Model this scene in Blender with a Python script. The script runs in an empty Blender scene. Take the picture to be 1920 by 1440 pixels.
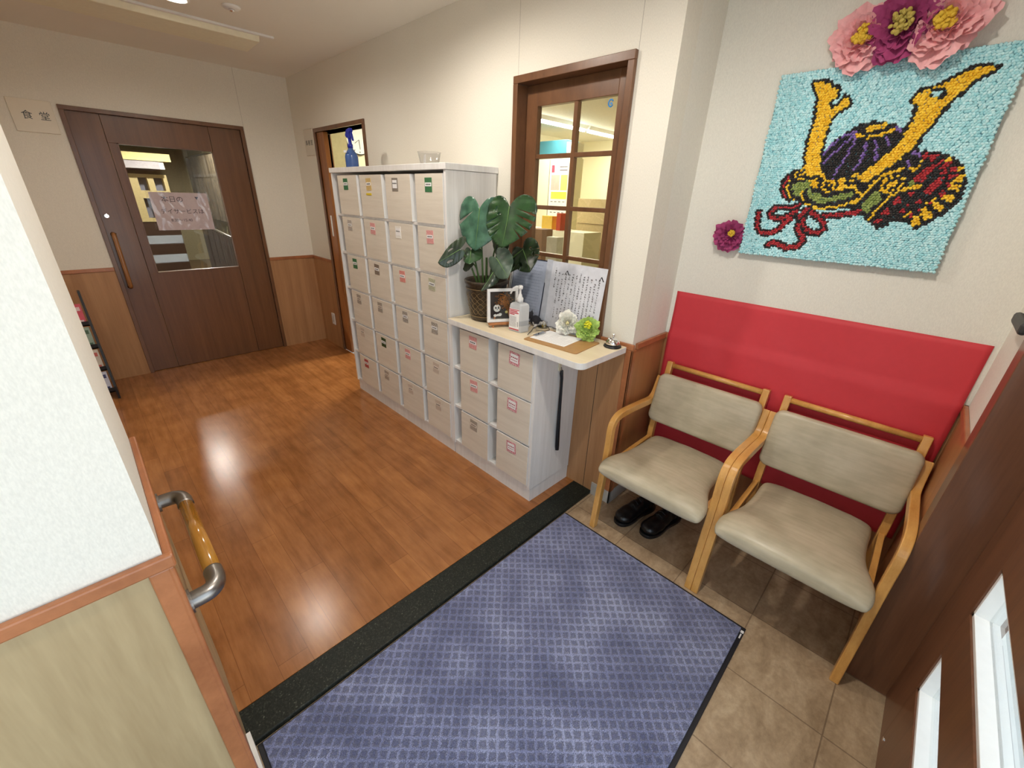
import bpy, bmesh, math, random
from mathutils import Vector, Matrix, geometry, noise
random.seed(7)
S = bpy.context.scene
COL = S.collection
PI = math.pi

# ---------------------------------------------------------------- camera
cam = bpy.data.objects.new('camera', bpy.data.cameras.new('camera')); COL.objects.link(cam); S.camera = cam
YAW, PITCH, ROLL, FPX = -0.7988, -0.4229, 0.0356, 774.36
fwd = Vector((-math.sin(YAW)*math.cos(PITCH), math.cos(YAW)*math.cos(PITCH), math.sin(PITCH)))
rt0 = Vector((math.cos(YAW), math.sin(YAW), 0)); up0 = rt0.cross(fwd)
rt = rt0*math.cos(ROLL)+up0*math.sin(ROLL); up = up0*math.cos(ROLL)-rt0*math.sin(ROLL)
M = Matrix((rt, up, -fwd)).transposed().to_4x4(); M.translation = (-1.7183, -1.0038, 1.5214)
cam.matrix_world = M
cam.data.sensor_width = 36; cam.data.lens = FPX*36/1920; cam.data.clip_start = 0.02

# ---------------------------------------------------------------- world, daylight, exposure
S.view_settings.view_transform = 'Standard'; S.view_settings.look = 'None'
S.view_settings.exposure = 0.12; S.view_settings.gamma = 1.0; S.view_settings.use_curve_mapping = False
W = bpy.data.worlds.new('sky'); S.world = W; W.use_nodes = True
bg = W.node_tree.nodes['Background']; bg.inputs[0].default_value = (0.73, 0.87, 1.0, 1); bg.inputs[1].default_value = 2.1

def light(name, kind, loc, energy, color=(1, 1, 1), size=None, size_y=None, rot=None, **kw):
    d = bpy.data.lights.new(name, kind); d.energy = energy; d.color = color
    if kind == 'AREA':
        d.size = size
        if size_y: d.shape = 'RECTANGLE'; d.size_y = size_y
    elif size is not None: d.shadow_soft_size = size
    for k, v in kw.items():
        if k == 'portal': d.cycles.is_portal = v
        else: setattr(d, k, v)
    o = bpy.data.objects.new(name, d); COL.objects.link(o); o.location = loc
    if rot: o.rotation_euler = rot
    return o
# the sun stands behind the building and lights the forecourt beyond its shadow
light('sun', 'SUN', (0, 8, 9), 12, (1.0, 0.96, 0.9), rot=(-0.61, 0.16, 0))
# portal: only guides the sampling of the sky through the open entrance
light('entrance_portal', 'AREA', (-2.0, -1.46, 1.03), 1, size=1.85, size_y=2.1, rot=(PI/2, 0, 0), portal=True)
light('added_window_portal', 'AREA', (-3.66, -0.75, 1.45), 1, size=0.85, size_y=1.1, rot=(PI/2, 0, -PI/2), portal=True)  # samples the sky through the added side window
WARM = (1.0, 0.93, 0.84)
S.cycles.diffuse_bounces = 8; S.cycles.max_bounces = 14; S.cycles.transparent_max_bounces = 16

# ---------------------------------------------------------------- geometry helpers
class G:
    def __init__(s): s.v = []; s.f = []; s.mi = []; s.m = 0
    def add(s, vs, fs):
        n = len(s.v); s.v += [tuple(p) for p in vs]
        s.f += [tuple(i+n for i in f) for f in fs]; s.mi += [s.m]*len(fs); return s
    def box(s, x0, x1, y0, y1, z0, z1):
        v = [(x, y, z) for x in (x0, x1) for y in (y0, y1) for z in (z0, z1)]
        return s.add(v, [(0, 1, 3, 2), (4, 6, 7, 5), (0, 4, 5, 1), (2, 3, 7, 6), (0, 2, 6, 4), (1, 5, 7, 3)])
    def prism(s, pts, axis, a, b):
        def P(p, t):
            if axis == 'x': return (t, p[0], p[1])
            if axis == 'y': return (p[0], t, p[1])
            return (p[0], p[1], t)
        n = len(pts)
        v = [P(p, a) for p in pts]+[P(p, b) for p in pts]
        return s.add(v, [tuple(range(n))[::-1], tuple(range(n, 2*n))]+[(i, (i+1) % n, (i+1) % n+n, i+n) for i in range(n)])
    def lathe(s, prof, c=(0, 0, 0), n=32, sx=1, sy=1, caps=True):
        v = []; f = []
        for r, z in prof:
            for k in range(n):
                a = 2*PI*k/n; v.append((c[0]+r*sx*math.cos(a), c[1]+r*sy*math.sin(a), c[2]+z))
        for i in range(len(prof)-1):
            for k in range(n):
                f.append((i*n+k, i*n+(k+1) % n, (i+1)*n+(k+1) % n, (i+1)*n+k))
        if caps:
            f.append(tuple(range(n))[::-1]); f.append(tuple(range((len(prof)-1)*n, len(prof)*n)))
        return s.add(v, f)
    def tube(s, pts, r, n=10, closed=False):
        pts = [Vector(p) for p in pts]; m = len(pts); v = []; f = []
        rr = r if isinstance(r, (list, tuple)) else [r]*m
        nrm = None
        for i, p in enumerate(pts):
            if closed: t = pts[(i+1) % m]-pts[i-1]
            else: t = pts[min(i+1, m-1)]-pts[max(i-1, 0)]
            t.normalize()
            if nrm is None:
                nrm = t.orthogonal().normalized()
            else:
                nrm = (nrm-t*nrm.dot(t)); nrm = nrm.normalized() if nrm.length > 1e-6 else t.orthogonal().normalized()
            b = t.cross(nrm)
            for k in range(n):
                a = 2*PI*k/n; v.append(p+(nrm*math.cos(a)+b*math.sin(a))*rr[i])
        last = m if closed else m-1
        for i in range(last):
            j = (i+1) % m
            for k in range(n):
                f.append((i*n+k, i*n+(k+1) % n, j*n+(k+1) % n, j*n+k))
        if not closed: f.append(tuple(range(n))[::-1]); f.append(tuple(range((m-1)*n, m*n)))
        return s.add(v, f)
    def ball(s, c, r, nu=16, nv=10, R=None):
        rx, ry, rz = (r, r, r) if not isinstance(r, (list, tuple)) else r
        v = []; f = []
        def T(p):
            p = Vector(p)
            if R: p = R @ p
            return (c[0]+p.x, c[1]+p.y, c[2]+p.z)
        for i in range(1, nv):
            t = PI*i/nv
            for k in range(nu):
                a = 2*PI*k/nu; v.append(T((rx*math.sin(t)*math.cos(a), ry*math.sin(t)*math.sin(a), rz*math.cos(t))))
        top = len(v); v.append(T((0, 0, rz))); bot = len(v); v.append(T((0, 0, -rz)))
        for i in range(nv-2):
            for k in range(nu):
                f.append((i*nu+k, (i+1)*nu+k, (i+1)*nu+(k+1) % nu, i*nu+(k+1) % nu))
        for k in range(nu):
            f.append((top, k, (k+1) % nu)); f.append((bot, (nv-2)*nu+(k+1) % nu, (nv-2)*nu+k))
        return s.add(v, f)

def wloc(o):
    l = Vector((0, 0, 0))
    while o: l += o.location; o = o.parent
    return l
def build(g, name, mats, parent=None, loc=None, bevel=0, smooth=False, seg=2, recalc=True):
    """link the collected world-space geometry as ONE mesh; its origin goes to loc (or its parent's origin)"""
    me = bpy.data.meshes.new(name)
    base = wloc(parent) if parent else Vector(loc or (0, 0, 0))
    me.from_pydata([(x-base.x, y-base.y, z-base.z) for x, y, z in g.v], [], g.f)
    for m in (mats if isinstance(mats, (list, tuple)) else [mats]): me.materials.append(m)
    me.polygons.foreach_set('material_index', g.mi)
    if smooth: me.polygons.foreach_set('use_smooth', [True]*len(g.f))
    if recalc:
        bm = bmesh.new(); bm.from_mesh(me); bmesh.ops.recalc_face_normals(bm, faces=bm.faces); bm.to_mesh(me); bm.free()
    me.update()
    o = bpy.data.objects.new(name, me); COL.objects.link(o)
    if parent: o.parent = parent
    else: o.location = base
    if bevel:
        b = o.modifiers.new('bevel', 'BEVEL'); b.width = bevel; b.segments = seg; b.limit_method = 'ANGLE'; b.angle_limit = 0.7
        b.harden_normals = False
    return o
def tag(o, label, cat, group=None, kind=None):
    o['label'] = label; o['category'] = cat
    if group: o['group'] = group
    if kind: o['kind'] = kind
    return o
def thing(name, label, cat, loc=(0, 0, 0), group=None):
    o = bpy.data.objects.new(name, None); COL.objects.link(o); o.location = loc; o.empty_display_size = 0.05
    return tag(o, label, cat, group)
def struct(o):
    o['kind'] = 'structure'; return o
def copy_tree(o, parent=None):
    c = o.copy(); COL.objects.link(c); c.parent = parent
    for ch in list(o.children): copy_tree(ch, c)
    return c
def subsurf(o, n=2):
    m = o.modifiers.new('subsurf', 'SUBSURF'); m.levels = n; m.render_levels = n; return o
def rounded(x0, x1, y0, y1, r, n=5, corners=(1, 1, 1, 1)):
    pts = []
    cs = [(x1-r, y1-r, 0), (x0+r, y1-r, 1), (x0+r, y0+r, 2), (x1-r, y0+r, 3)]
    raw = [(x1, y1), (x0, y1), (x0, y0), (x1, y0)]
    for (cx, cy, q), rw, on in zip(cs, raw, corners):
        if on:
            for k in range(n+1):
                a = (q+k/n)*PI/2; pts.append((cx+r*math.cos(a), cy+r*math.sin(a)))
        else: pts.append(rw)
    return pts
def catmull(pts, n=8, closed=False):
    out = []; m = len(pts)
    P = lambda i: pts[i % m] if closed else pts[max(0, min(m-1, i))]
    for i in range(m if closed else m-1):
        a, b, c, d = P(i-1), P(i), P(i+1), P(i+2)
        for k in range(n):
            t = k/n
            out.append(tuple(0.5*((2*b[j])+(-a[j]+c[j])*t+(2*a[j]-5*b[j]+4*c[j]-d[j])*t*t+(-a[j]+3*b[j]-3*c[j]+d[j])*t**3) for j in range(len(b))))
    if not closed: out.append(tuple(pts[-1]))
    return out

# ---------------------------------------------------------------- materials
def srgb(r, g, b):
    f = lambda c: (c/255/12.92) if c/255 <= 0.04045 else ((c/255+0.055)/1.055)**2.4
    return (f(r), f(g), f(b), 1)
class N:
    """tiny node-tree writer"""
    def __init__(s, name):
        s.m = bpy.data.materials.new(name); s.m.use_nodes = True; s.t = s.m.node_tree; s.b = s.t.nodes['Principled BSDF']
    def n(s, typ, ins=None, **kw):
        nd = s.t.nodes.new(typ)
        for k, v in kw.items(): setattr(nd, k, v)
        for k, v in (ins or {}).items(): s.set(nd.inputs[k], v)
        return nd
    def set(s, sock, v):
        if isinstance(v, bpy.types.NodeSocket): s.t.links.new(v, sock)
        else: sock.default_value = v
    def co(s, scale=(1, 1, 1), loc=(0, 0, 0), rot=(0, 0, 0)):
        geo = s.n('ShaderNodeNewGeometry')
        return s.n('ShaderNodeMapping', {'Vector': geo.outputs['Position'], 'Scale': scale, 'Location': loc, 'Rotation': rot}).outputs[0]
    def oc(s, scale=(1, 1, 1)):
        geo = s.n('ShaderNodeTexCoord')
        return s.n('ShaderNodeMapping', {'Vector': geo.outputs['Object'], 'Scale': scale}).outputs[0]
    def noise(s, vec, scale, detail=3, rough=0.5): return s.n('ShaderNodeTexNoise', {'Vector': vec, 'Scale': scale, 'Detail': detail, 'Roughness': rough}).outputs[0]
    def ramp(s, fac, stops):
        r = s.n('ShaderNodeValToRGB', {'Fac': fac}); e = r.color_ramp.elements
        e[0].position, e[0].color = stops[0]; e[1].position, e[1].color = stops[-1]
        for p, c in stops[1:-1]: x = e.new(p); x.color = c
        return r.outputs[0]
    def mix(s, fac, a, b, mode='MIX'):
        r = s.n('ShaderNodeMix', data_type='RGBA', blend_type=mode)
        s.set(r.inputs[0], fac); s.set(r.inputs[6], a); s.set(r.inputs[7], b); return r.outputs[2]
    def math(s, op, a, b=0.0, c=0.0, clamp=False):
        r = s.n('ShaderNodeMath', operation=op, use_clamp=clamp); s.set(r.inputs[0], a); s.set(r.inputs[1], b); s.set(r.inputs[2], c); return r.outputs[0]
    def sep(s, vec): return s.n('ShaderNodeSeparateXYZ', {'Vector': vec}).outputs
    def bump(s, h, strength=0.3, dist=0.001):
        b = s.n('ShaderNodeBump', {'Height': h, 'Strength': strength, 'Distance': dist}); s.set(s.b.inputs['Normal'], b.outputs[0])
    def out(s, col=None, rough=None, metal=None, **kw):
        if col is not None: s.set(s.b.inputs['Base Color'], col)
        if rough is not None: s.set(s.b.inputs['Roughness'], rough)
        if metal is not None: s.set(s.b.inputs['Metallic'], metal)
        for k, v in kw.items(): s.set(s.b.inputs[k.replace('_', ' ')], v)
        return s.m
def plain(name, col, rough=0.5, metal=0.0, var=0.06, scale=40, bump=0.0, **kw):
    """a solid colour with a slight procedural mottling"""
    s = N(name); v = s.oc(); nz = s.noise(v, scale)
    dark = tuple(c*(1-var*2) for c in col[:3])+(1,)
    if bump: s.bump(s.noise(v, scale*6, 4), bump, 0.001)
    return s.out(s.ramp(nz, [(0.3, dark), (0.7, col)]), rough, metal, **kw)
def emit(name, col, strength):
    s = N(name); s.set(s.b.inputs['Base Color'], col); s.set(s.b.inputs['Emission Color'], col); s.set(s.b.inputs['Emission Strength'], strength); return s.m
def wood(name, a, b, rough=0.4, stretch=(1, 1, 0.06), scale=38, streak=0.5, coat=0.0, bump=0.05, fine=1.0):
    s = N(name); v = s.co(stretch)
    n1 = s.noise(v, scale, 5, 0.6); n2 = s.noise(v, scale*6*fine, 3, 0.7)
    f = s.math('ADD', s.math('MULTIPLY', n1, 1-streak*0.4), s.math('MULTIPLY', n2, streak*0.4))
    s.bump(n2, bump, 0.001)
    return s.out(s.ramp(f, [(0.32, a), (0.68, b)]), rough, Coat_Weight=coat, Coat_Roughness=0.12)

def wallpaper(name, col, seams_y=(), seams_x=()):
    s = N(name); v = s.co()
    n1 = s.noise(s.co((1, 1, 0.35)), 420, 2); n2 = s.noise(v, 150, 3); n3 = s.noise(v, 1.7, 2)
    c = s.ramp(n1, [(0.3, tuple(x*0.9 for x in col[:3])+(1,)), (0.7, col)])
    c = s.mix(0.06, c, s.ramp(n3, [(0.35, (0.5, 0.5, 0.42, 1)), (0.65, (1, 1, 1, 1))]), 'MULTIPLY')
    x, y, z = s.sep(v)
    for ax, ss in ((y, seams_y), (x, seams_x)):
        for q in ss:
            m = s.math('LESS_THAN', s.math('ABSOLUTE', s.math('SUBTRACT', ax, q)), 0.0012)
            c = s.mix(s.math('MULTIPLY', m, 0.55), c, (0.2, 0.17, 0.13, 1))
    s.bump(s.math('ADD', n1, s.math('MULTIPLY', n2, 0.4)), 0.22, 0.001)
    return s.out(c, 0.85)
MAT = {}
MAT['paper_side'] = wallpaper('cream_wallpaper', srgb(233, 228, 215), seams_y=(0.056, 0.70), seams_x=(-0.42,))
MAT['paper'] = wallpaper('daylit_wallpaper', srgb(234, 231, 221))  # same wallpaper, whiter tone stands in for daylight near the entrance
MAT['ceiling'] = wallpaper('ceiling_paper', srgb(240, 236, 226))
MAT['office_wall'] = wallpaper('office_wallpaper', srgb(235, 228, 200))
MAT['veneer'] = wood('oak_veneer', srgb(152, 108, 70), srgb(184, 140, 98), 0.45, (1, 1, 0.05), 14, 0.8)
MAT['veneer_daylit'] = wood('daylit_veneer', srgb(154, 132, 96), srgb(186, 166, 128), 0.5, (1, 1, 0.09), 7, 0.9)  # same oak veneer, strong daylight put into a paler colour
MAT['veneer_shaded'] = wood('shaded_veneer', srgb(146, 96, 58), srgb(176, 124, 80), 0.42, (1, 1, 0.05), 14, 0.8)  # same oak veneer, the alcove's shade put into a browner colour
MAT['trim'] = wood('orange_wood_trim', srgb(146, 88, 52), srgb(180, 116, 74), 0.35, (0.15, 0.15, 0.15), 60, 0.6, coat=0.2)
MAT['door'] = wood('dark_brown_door', srgb(92, 58, 34), srgb(118, 78, 48), 0.33, (1, 1, 0.04), 30, 0.7, coat=0.25)
MAT['frame'] = wood('brown_window_frame', srgb(92, 60, 38), srgb(120, 82, 54), 0.32, (0.3, 0.3, 0.1), 40, 0.6, coat=0.2)
MAT['post'] = wood('reddish_brown_post', srgb(96, 60, 40), srgb(124, 82, 56), 0.42, (1, 1, 0.04), 26, 0.8, coat=0.3)
MAT['cabinet'] = wood('white_ash_board', srgb(214, 212, 208), srgb(232, 231, 229), 0.45, (1, 1, 0.05), 30, 0.8)
MAT['boxes'] = wood('greige_wood_board', srgb(206, 197, 182), srgb(222, 214, 200), 0.55, (1, 0.06, 1), 30, 0.8)
MAT['counter'] = wood('pale_birch_worktop', srgb(214, 198, 166), srgb(232, 219, 190), 0.32, (1, 0.08, 1), 16, 0.8)
MAT['chair_wood'] = wood('honey_bentwood', srgb(200, 144, 72), srgb(224, 172, 98), 0.28, (0.3, 1, 0.3), 40, 0.6, coat=0.3)
MAT['white_plastic'] = plain('white_plastic', srgb(232, 232, 230), 0.35, var=0.02)
MAT['black_plastic'] = plain('black_plastic', srgb(22, 22, 24), 0.35, var=0.05)
MAT['chrome'] = plain('chrome', (0.85, 0.85, 0.86, 1), 0.08, 1.0, var=0.02)
MAT['steel'] = plain('brushed_steel', srgb(156, 152, 148), 0.34, 1.0, var=0.1)
MAT['white_paper'] = plain('white_paper', srgb(236, 236, 236), 0.7, var=0.02)
MAT['ink'] = plain('black_ink', srgb(32, 30, 34), 0.6)

# floor planks along y, 0.1 m wide
def floor_mat():
    s = N('cherry_plank_floor'); v = s.co()
    x, y, z = s.sep(v)
    col = s.math('FLOOR', s.math('DIVIDE', s.math('ADD', x, 0.019), 0.1))
    rnd = s.n('ShaderNodeTexWhiteNoise', {'W': col}, noise_dimensions='1D').outputs[0]
    yy = s.math('DIVIDE', s.math('ADD', y, s.math('MULTIPLY', rnd, 0.9)), 0.9)
    row = s.math('FLOOR', yy)
    comb = s.n('ShaderNodeCombineXYZ', {'X': col, 'Y': row, 'Z': 0.0}).outputs[0]
    r2 = s.n('ShaderNodeTexWhiteNoise', {'Vector': comb}, noise_dimensions='3D').outputs[0]
    g = s.noise(s.co((1, 0.12, 1)), 30, 5, 0.65); blot = s.noise(v, 6, 3)
    c = s.ramp(g, [(0.3, srgb(148, 96, 52)), (0.7, srgb(182, 124, 74))])
    c = s.mix(0.55, c, s.ramp(r2, [(0, srgb(205, 190, 180)), (1, srgb(255, 250, 240))]), 'MULTIPLY')
    c = s.mix(0.35, c, s.ramp(blot, [(0.35, srgb(190, 170, 150)), (0.6, srgb(255, 255, 255))]), 'MULTIPLY')
    ex = s.math('ABSOLUTE', s.math('SUBTRACT', s.math('FRACT', s.math('DIVIDE', s.math('ADD', x, 0.019), 0.1)), 0.5))
    ey = s.math('ABSOLUTE', s.math('SUBTRACT', s.math('FRACT', yy), 0.5))
    sx = s.math('GREATER_THAN', ex, 0.489); sy = s.math('GREATER_THAN', ey, 0.4985)
    seam = s.math('MAXIMUM', sx, sy)
    c = s.mix(s.math('MULTIPLY', seam, 0.42), c, srgb(84, 40, 18))
    s.bump(s.math('SUBTRACT', 1.0, seam), 0.10, 0.001)
    rr = s.math('ADD', 0.20, s.math('MULTIPLY', s.noise(v, 3, 2), 0.05))
    return s.out(c, rr, Coat_Weight=0.15, Coat_Roughness=0.2)
MAT['floor'] = floor_mat()
def tile_mat():
    s = N('beige_stone_tile'); v = s.co(); x, y, z = s.sep(v)
    n1 = s.n('ShaderNodeTexNoise', {'Vector': s.co((1, 1.6, 1)), 'Scale': 8.0, 'Detail': 7.0, 'Roughness': 0.68, 'Distortion': 0.5}).outputs[0]; n2 = s.noise(v, 60, 5, 0.7)
    c = s.ramp(n1, [(0.3, srgb(148, 125, 98)), (0.5, srgb(176, 153, 124)), (0.72, srgb(196, 175, 146))])
    c = s.mix(0.3, c, s.ramp(n2, [(0.35, srgb(170, 160, 150)), (0.65, srgb(255, 255, 250))]), 'MULTIPLY')
    fx = s.math('ABSOLUTE', s.math('SUBTRACT', s.math('FRACT', s.math('DIVIDE', s.math('ADD', x, 0.15), 0.3)), 0.5))
    fy = s.math('ABSOLUTE', s.math('SUBTRACT', s.math('FRACT', s.math('DIVIDE', s.math('ADD', y, 0.615), 0.3)), 0.5))
    j = s.math('GREATER_THAN', s.math('MAXIMUM', fx, fy), 0.4925)
    c = s.mix(s.math('MULTIPLY', j, 0.6), c, srgb(96, 76, 58))
    s.bump(s.math('SUBTRACT', s.math('ADD', n1, s.math('MULTIPLY', n2, 0.3)), j), 0.25, 0.002)
    return s.out(c, 0.42)
MAT['tile'] = tile_mat()
def granite():
    s = N('black_granite'); v = s.co()
    a = s.n('ShaderNodeTexVoronoi', {'Vector': v, 'Scale': 260.0}).outputs[1]
    g = s.n('ShaderNodeRGBToBW', {'Color': a}).outputs[0]
    n = s.noise(v, 90, 5, 0.7)
    c = s.ramp(g, [(0.0, srgb(20, 23, 20)), (0.7, srgb(38, 42, 36)), (0.88, srgb(60, 64, 54)), (1.0, srgb(104, 108, 96))])
    c = s.mix(0.5, c, s.ramp(n, [(0.35, srgb(110, 120, 110)), (0.7, srgb(255, 255, 255))]), 'MULTIPLY')
    return s.out(c, 0.5, Specular_IOR_Level=0.25)
MAT['granite'] = granite()
def mat_mat():
    s = N('waffle_pile'); v = s.co(); x, y, z = s.sep(v); P = 0.0295*1.41421
    wob = s.math('MULTIPLY', s.math('SUBTRACT', s.noise(v, 70, 4), 0.5), 0.022)
    xx = s.math('ADD', x, wob)
    fx = s.math('ABSOLUTE', s.math('SUBTRACT', s.math('FRACT', s.math('DIVIDE', s.math('ADD', xx, y), P)), 0.5))
    fy = s.math('ABSOLUTE', s.math('SUBTRACT', s.math('FRACT', s.math('DIVIDE', s.math('SUBTRACT', xx, y), P)), 0.5))
    nz = s.noise(v, 330, 5, 0.75)
    d = s.math('ADD', s.math('MAXIMUM', fx, fy), s.math('MULTIPLY', s.math('SUBTRACT', nz, 0.5), 0.7))
    pit = s.math('LESS_THAN', d, 0.235)
    pitsoft = s.n('ShaderNodeMapRange', {'Value': d, 'From Min': 0.20, 'From Max': 0.40, 'To Min': 1.0, 'To Max': 0.0}).outputs[0]
    big = s.noise(v, 5, 3)
    base = s.ramp(s.math('ADD', nz, s.math('MULTIPLY', s.math('SUBTRACT', big, 0.5), 0.5)), [(0.34, srgb(76, 84, 124)), (0.5, srgb(122, 130, 174)), (0.64, srgb(176, 184, 220))])
    c = s.mix(s.math('MULTIPLY', pitsoft, 0.56), base, srgb(54, 58, 90))
    s.bump(s.math('SUBTRACT', s.math('MULTIPLY', nz, 0.8), pitsoft), 0.8, 0.004)
    return s.out(c, 0.95, Sheen_Weight=0.3)
MAT['mat'] = mat_mat()
def glass_mat(name, tint=(0.97, 0.98, 0.97, 1), ior=1.5, boost=1.0):
    s = N(name); t = s.t
    ge = s.n('ShaderNodeNewGeometry')
    dt = s.n('ShaderNodeVectorMath', {0: ge.outputs['Incoming'], 1: ge.outputs['Normal']}, operation='DOT_PRODUCT').outputs['Value']
    fr = s.math('ADD', 0.04, s.math('MULTIPLY', s.math('POWER', s.math('SUBTRACT', 1.0, s.math('ABSOLUTE', dt)), 5.0), 0.96))
    if boost != 1.0: fr = s.math('MULTIPLY', fr, boost, clamp=True)
    tr = s.n('ShaderNodeBsdfTransparent', {'Color': tint}); gl = s.n('ShaderNodeBsdfGlossy', {'Roughness': 0.0})
    mx = s.n('ShaderNodeMixShader', {0: fr}); t.links.new(tr.outputs[0], mx.inputs[1]); t.links.new(gl.outputs[0], mx.inputs[2])
    t.links.new(mx.outputs[0], t.nodes['Material Output'].inputs[0]); return s.m
MAT['glass'] = glass_mat('window_glass', boost=1.2)
MAT['film'] = glass_mat('clear_plastic', (0.93, 0.93, 0.93, 1), 1.6, 1.4)

# ================================================================ THE SETTING
H = 2.436; T = -0.02          # ceiling height, level of the entrance tiles
YB = 3.637; XR = 0.332; XL = -1.761
RZ = 0.913                    # top of the dado rail
def wall(name, g, mat): return struct(build(g, name, mat))
def dado(parent, face, a, b, at, mat=None, z0=0.0, corner=()):
    """veneer panel, rail, on a wall face: face '-x','-y','+y' at coordinate `at`, running a..b"""
    mat = mat or MAT['veneer']
    p = G(); r = G()
    def put(g, t, z_0, z_1, e=0.0):
        if face == '-x': g.box(at-t, at, a-e, b+e, z_0, z_1)
        if face == '+x': g.box(at, at+t, a-e, b+e, z_0, z_1)
        if face == '-y': g.box(a-e, b+e, at-t, at, z_0, z_1)
        if face == '+y': g.box(a-e, b+e, at, at+t, z_0, z_1)
    put(p, 0.006, z0, RZ-0.026); build(p, 'wainscot_panel', mat, parent)
    put(r, 0.014, RZ-0.028, RZ, 0.0); build(r, 'dado_rail', MAT['trim'], parent, bevel=0.003)

# floors
struct(build(G().box(-3.6, 0.0, 0.123, 3.70, -0.14, 0.0), 'floor', MAT['floor']))
struct(build(G().box(-3.6, 0.5, -1.5, -0.0, -0.14, T), 'floor_entrance', MAT['tile']))
struct(build(G().box(-3.6, 0.0, 0.0, 0.123, -0.14, 0.0), 'trim_1', MAT['granite'], bevel=0.004))
# ceiling (one slab over the hall and the entrance)
struct(build(G().box(-3.8, 0.6, -1.6, YB+0.06, H, H+0.12), 'ceiling', MAT['ceiling']))

# right wall with window and door openings  (its far face looks into the office)
g = G(); X1 = 0.12
WY0, WY1, WZ0, WZ1 = 0.085, 0.688, 0.86, 2.027
DY0, DY1, DZ = 2.29, 3.148, 1.983
g.box(0, X1, -0.113, WY0, T, H); g.box(0, X1, WY0, WY1, T, WZ0); g.box(0, X1, WY0, WY1, WZ1, H)
g.box(0, X1, WY1, DY0, T, H); g.box(0, X1, DY0, DY1, DZ, H); g.box(0, X1, DY1, YB, T, H)
wr = wall('wall_right', g, MAT['paper_side'])
p = G(); p.box(-0.006, 0, -0.113, 0.057, 0, RZ-0.026).box(-0.006, 0, 0.057, 0.2, 0, 0.86).box(-0.006, 0, 3.177, YB, 0, RZ-0.026)
build(p, 'wainscot_panel', MAT['veneer'], wr)
p = G().box(-0.014, 0, -0.127, 0.057, RZ-0.028, RZ).box(-0.014, 0, 3.177, YB, RZ-0.028, RZ); build(p, 'dado_rail', MAT['trim'], wr, bevel=0.003)
p = G().box(-0.012, 0.0, -0.125, -0.086, 0.06, RZ-0.028).box(-0.012, 0.026, -0.125, -0.113, 0.06, RZ-0.028); build(p, 'corner_trim', MAT['trim'], wr, bevel=0.004)
build(G().box(-0.0075, -0.0055, 0.0545, 0.0565, 0, 0.86), 'panel_groove', MAT['ink'], wr)
# alcove behind the chairs
wa = wall('wall_alcove', G().box(XR, XR+0.12, -1.40, -0.113+0.01, T, H).box(0.12, XR+0.12, -0.113, -0.0, T, H), MAT['paper'])
dado(wa, '-x', -1.237, -0.113, XR, MAT['veneer_shaded'], T)
dado(wa, '-y', 0.026, XR, -0.113, MAT['veneer_shaded'], T)
sk = G().box(-0.010, 0.0, -0.123, 0.0, T, 0.062).box(-0.010, XR, -0.123, -0.113, T, 0.062).box(XR-0.01, XR, -1.237, -0.113, T, 0.062)
struct(build(sk, 'baseboard_alcove', plain('grey_tile_skirting', srgb(176, 172, 164), 0.4), bevel=0.001))
# return wall and the front wall with the entrance
wf = wall('wall_front', G().box(-0.12, XR, -1.40, -1.237, T, H).box(-3.6, XR, -1.40, -1.27, 2.12, H).box(-3.6, -2.95, -1.40, -1.27, T, 2.12), MAT['paper'])
dado(wf, '+y', -0.12, XR, -1.237, MAT['veneer_shaded'], T)
struct(build(G().box(-0.149, -0.06, -1.47, -1.222, T, 2.0898).box(-2.99, -0.06, -1.47, -1.222, 2.09, 2.13).box(-2.99, -2.93, -1.47, -1.222, T, 2.0898), 'door_frame_1', MAT['post'], bevel=0.002))
# back wall with the door opening
g = G(); BX0, BX1, BZ = -1.535, -0.454, 1.983
g.box(-3.6, BX0, YB, YB+0.13, 0, H).box(BX1, 0.12, YB, YB+0.13, 0, H).box(BX0, BX1, YB, YB+0.13, BZ, H)
wb = wall('wall_back', g, MAT['paper_side'])
dado(wb, '-y', -3.6, -1.563, YB, MAT['veneer']); dado(wb, '-y', -0.426, 0.0, YB, MAT['veneer'])
# near left stub wall (the white wall close to the camera) and the outer left walls
wl = wall('wall_left', G().box(-3.6, XL, -0.175, 0.35, T, H), MAT['paper'])
p = G().box(-3.6, XL-0.020, -0.181, -0.175, T, RZ-0.026)
build(p, 'wainscot_panel', MAT['veneer_daylit'], wl)
p = G().box(XL, XL+0.005, -0.175, 0.35, T, RZ-0.03); build(p, 'end_panel', MAT['veneer_daylit'], wl)
p = G().box(-3.6, XL+0.014, -0.190, -0.175, RZ-0.028, RZ).box(XL, XL+0.014, -0.180, 0.36, RZ-0.028, RZ); build(p, 'dado_rail', MAT['trim'], wl, bevel=0.004)
p = G().box(XL-0.028, XL+0.003, -0.187, -0.172, T+0.0, RZ-0.028).box(XL, XL+0.009, -0.187, -0.150, T, RZ-0.028); build(p, 'corner_trim', MAT['trim'], wl, bevel=0.003)
struct(build(G().box(XL, XL+0.016, -0.187, 0.0, T, 0.06), 'baseboard_left', MAT['white_plastic']))
wall('wall_left_outer', G().box(-3.72, -3.6, -0.32, YB+0.13, T, H).box(-3.72, -3.6, -1.40, -1.18, T, H).box(-3.72, -3.6, -1.18, -0.32, T, 0.40).box(-3.72, -3.6, -1.18, -0.32, 2.0, H), MAT['paper'])
w2 = struct(build(G().box(-3.73, -3.58, -1.18, -1.15, 0.40, 2.0).box(-3.73, -3.58, -0.35, -0.32, 0.40, 2.0).box(-3.73, -3.58, -1.15, -0.35, 0.40, 0.43).box(-3.73, -3.58, -1.15, -0.35, 1.97, 2.0), 'window_added', MAT['frame'], bevel=0.002))  # unseen window, added to bring daylight onto the alcove wall
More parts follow.
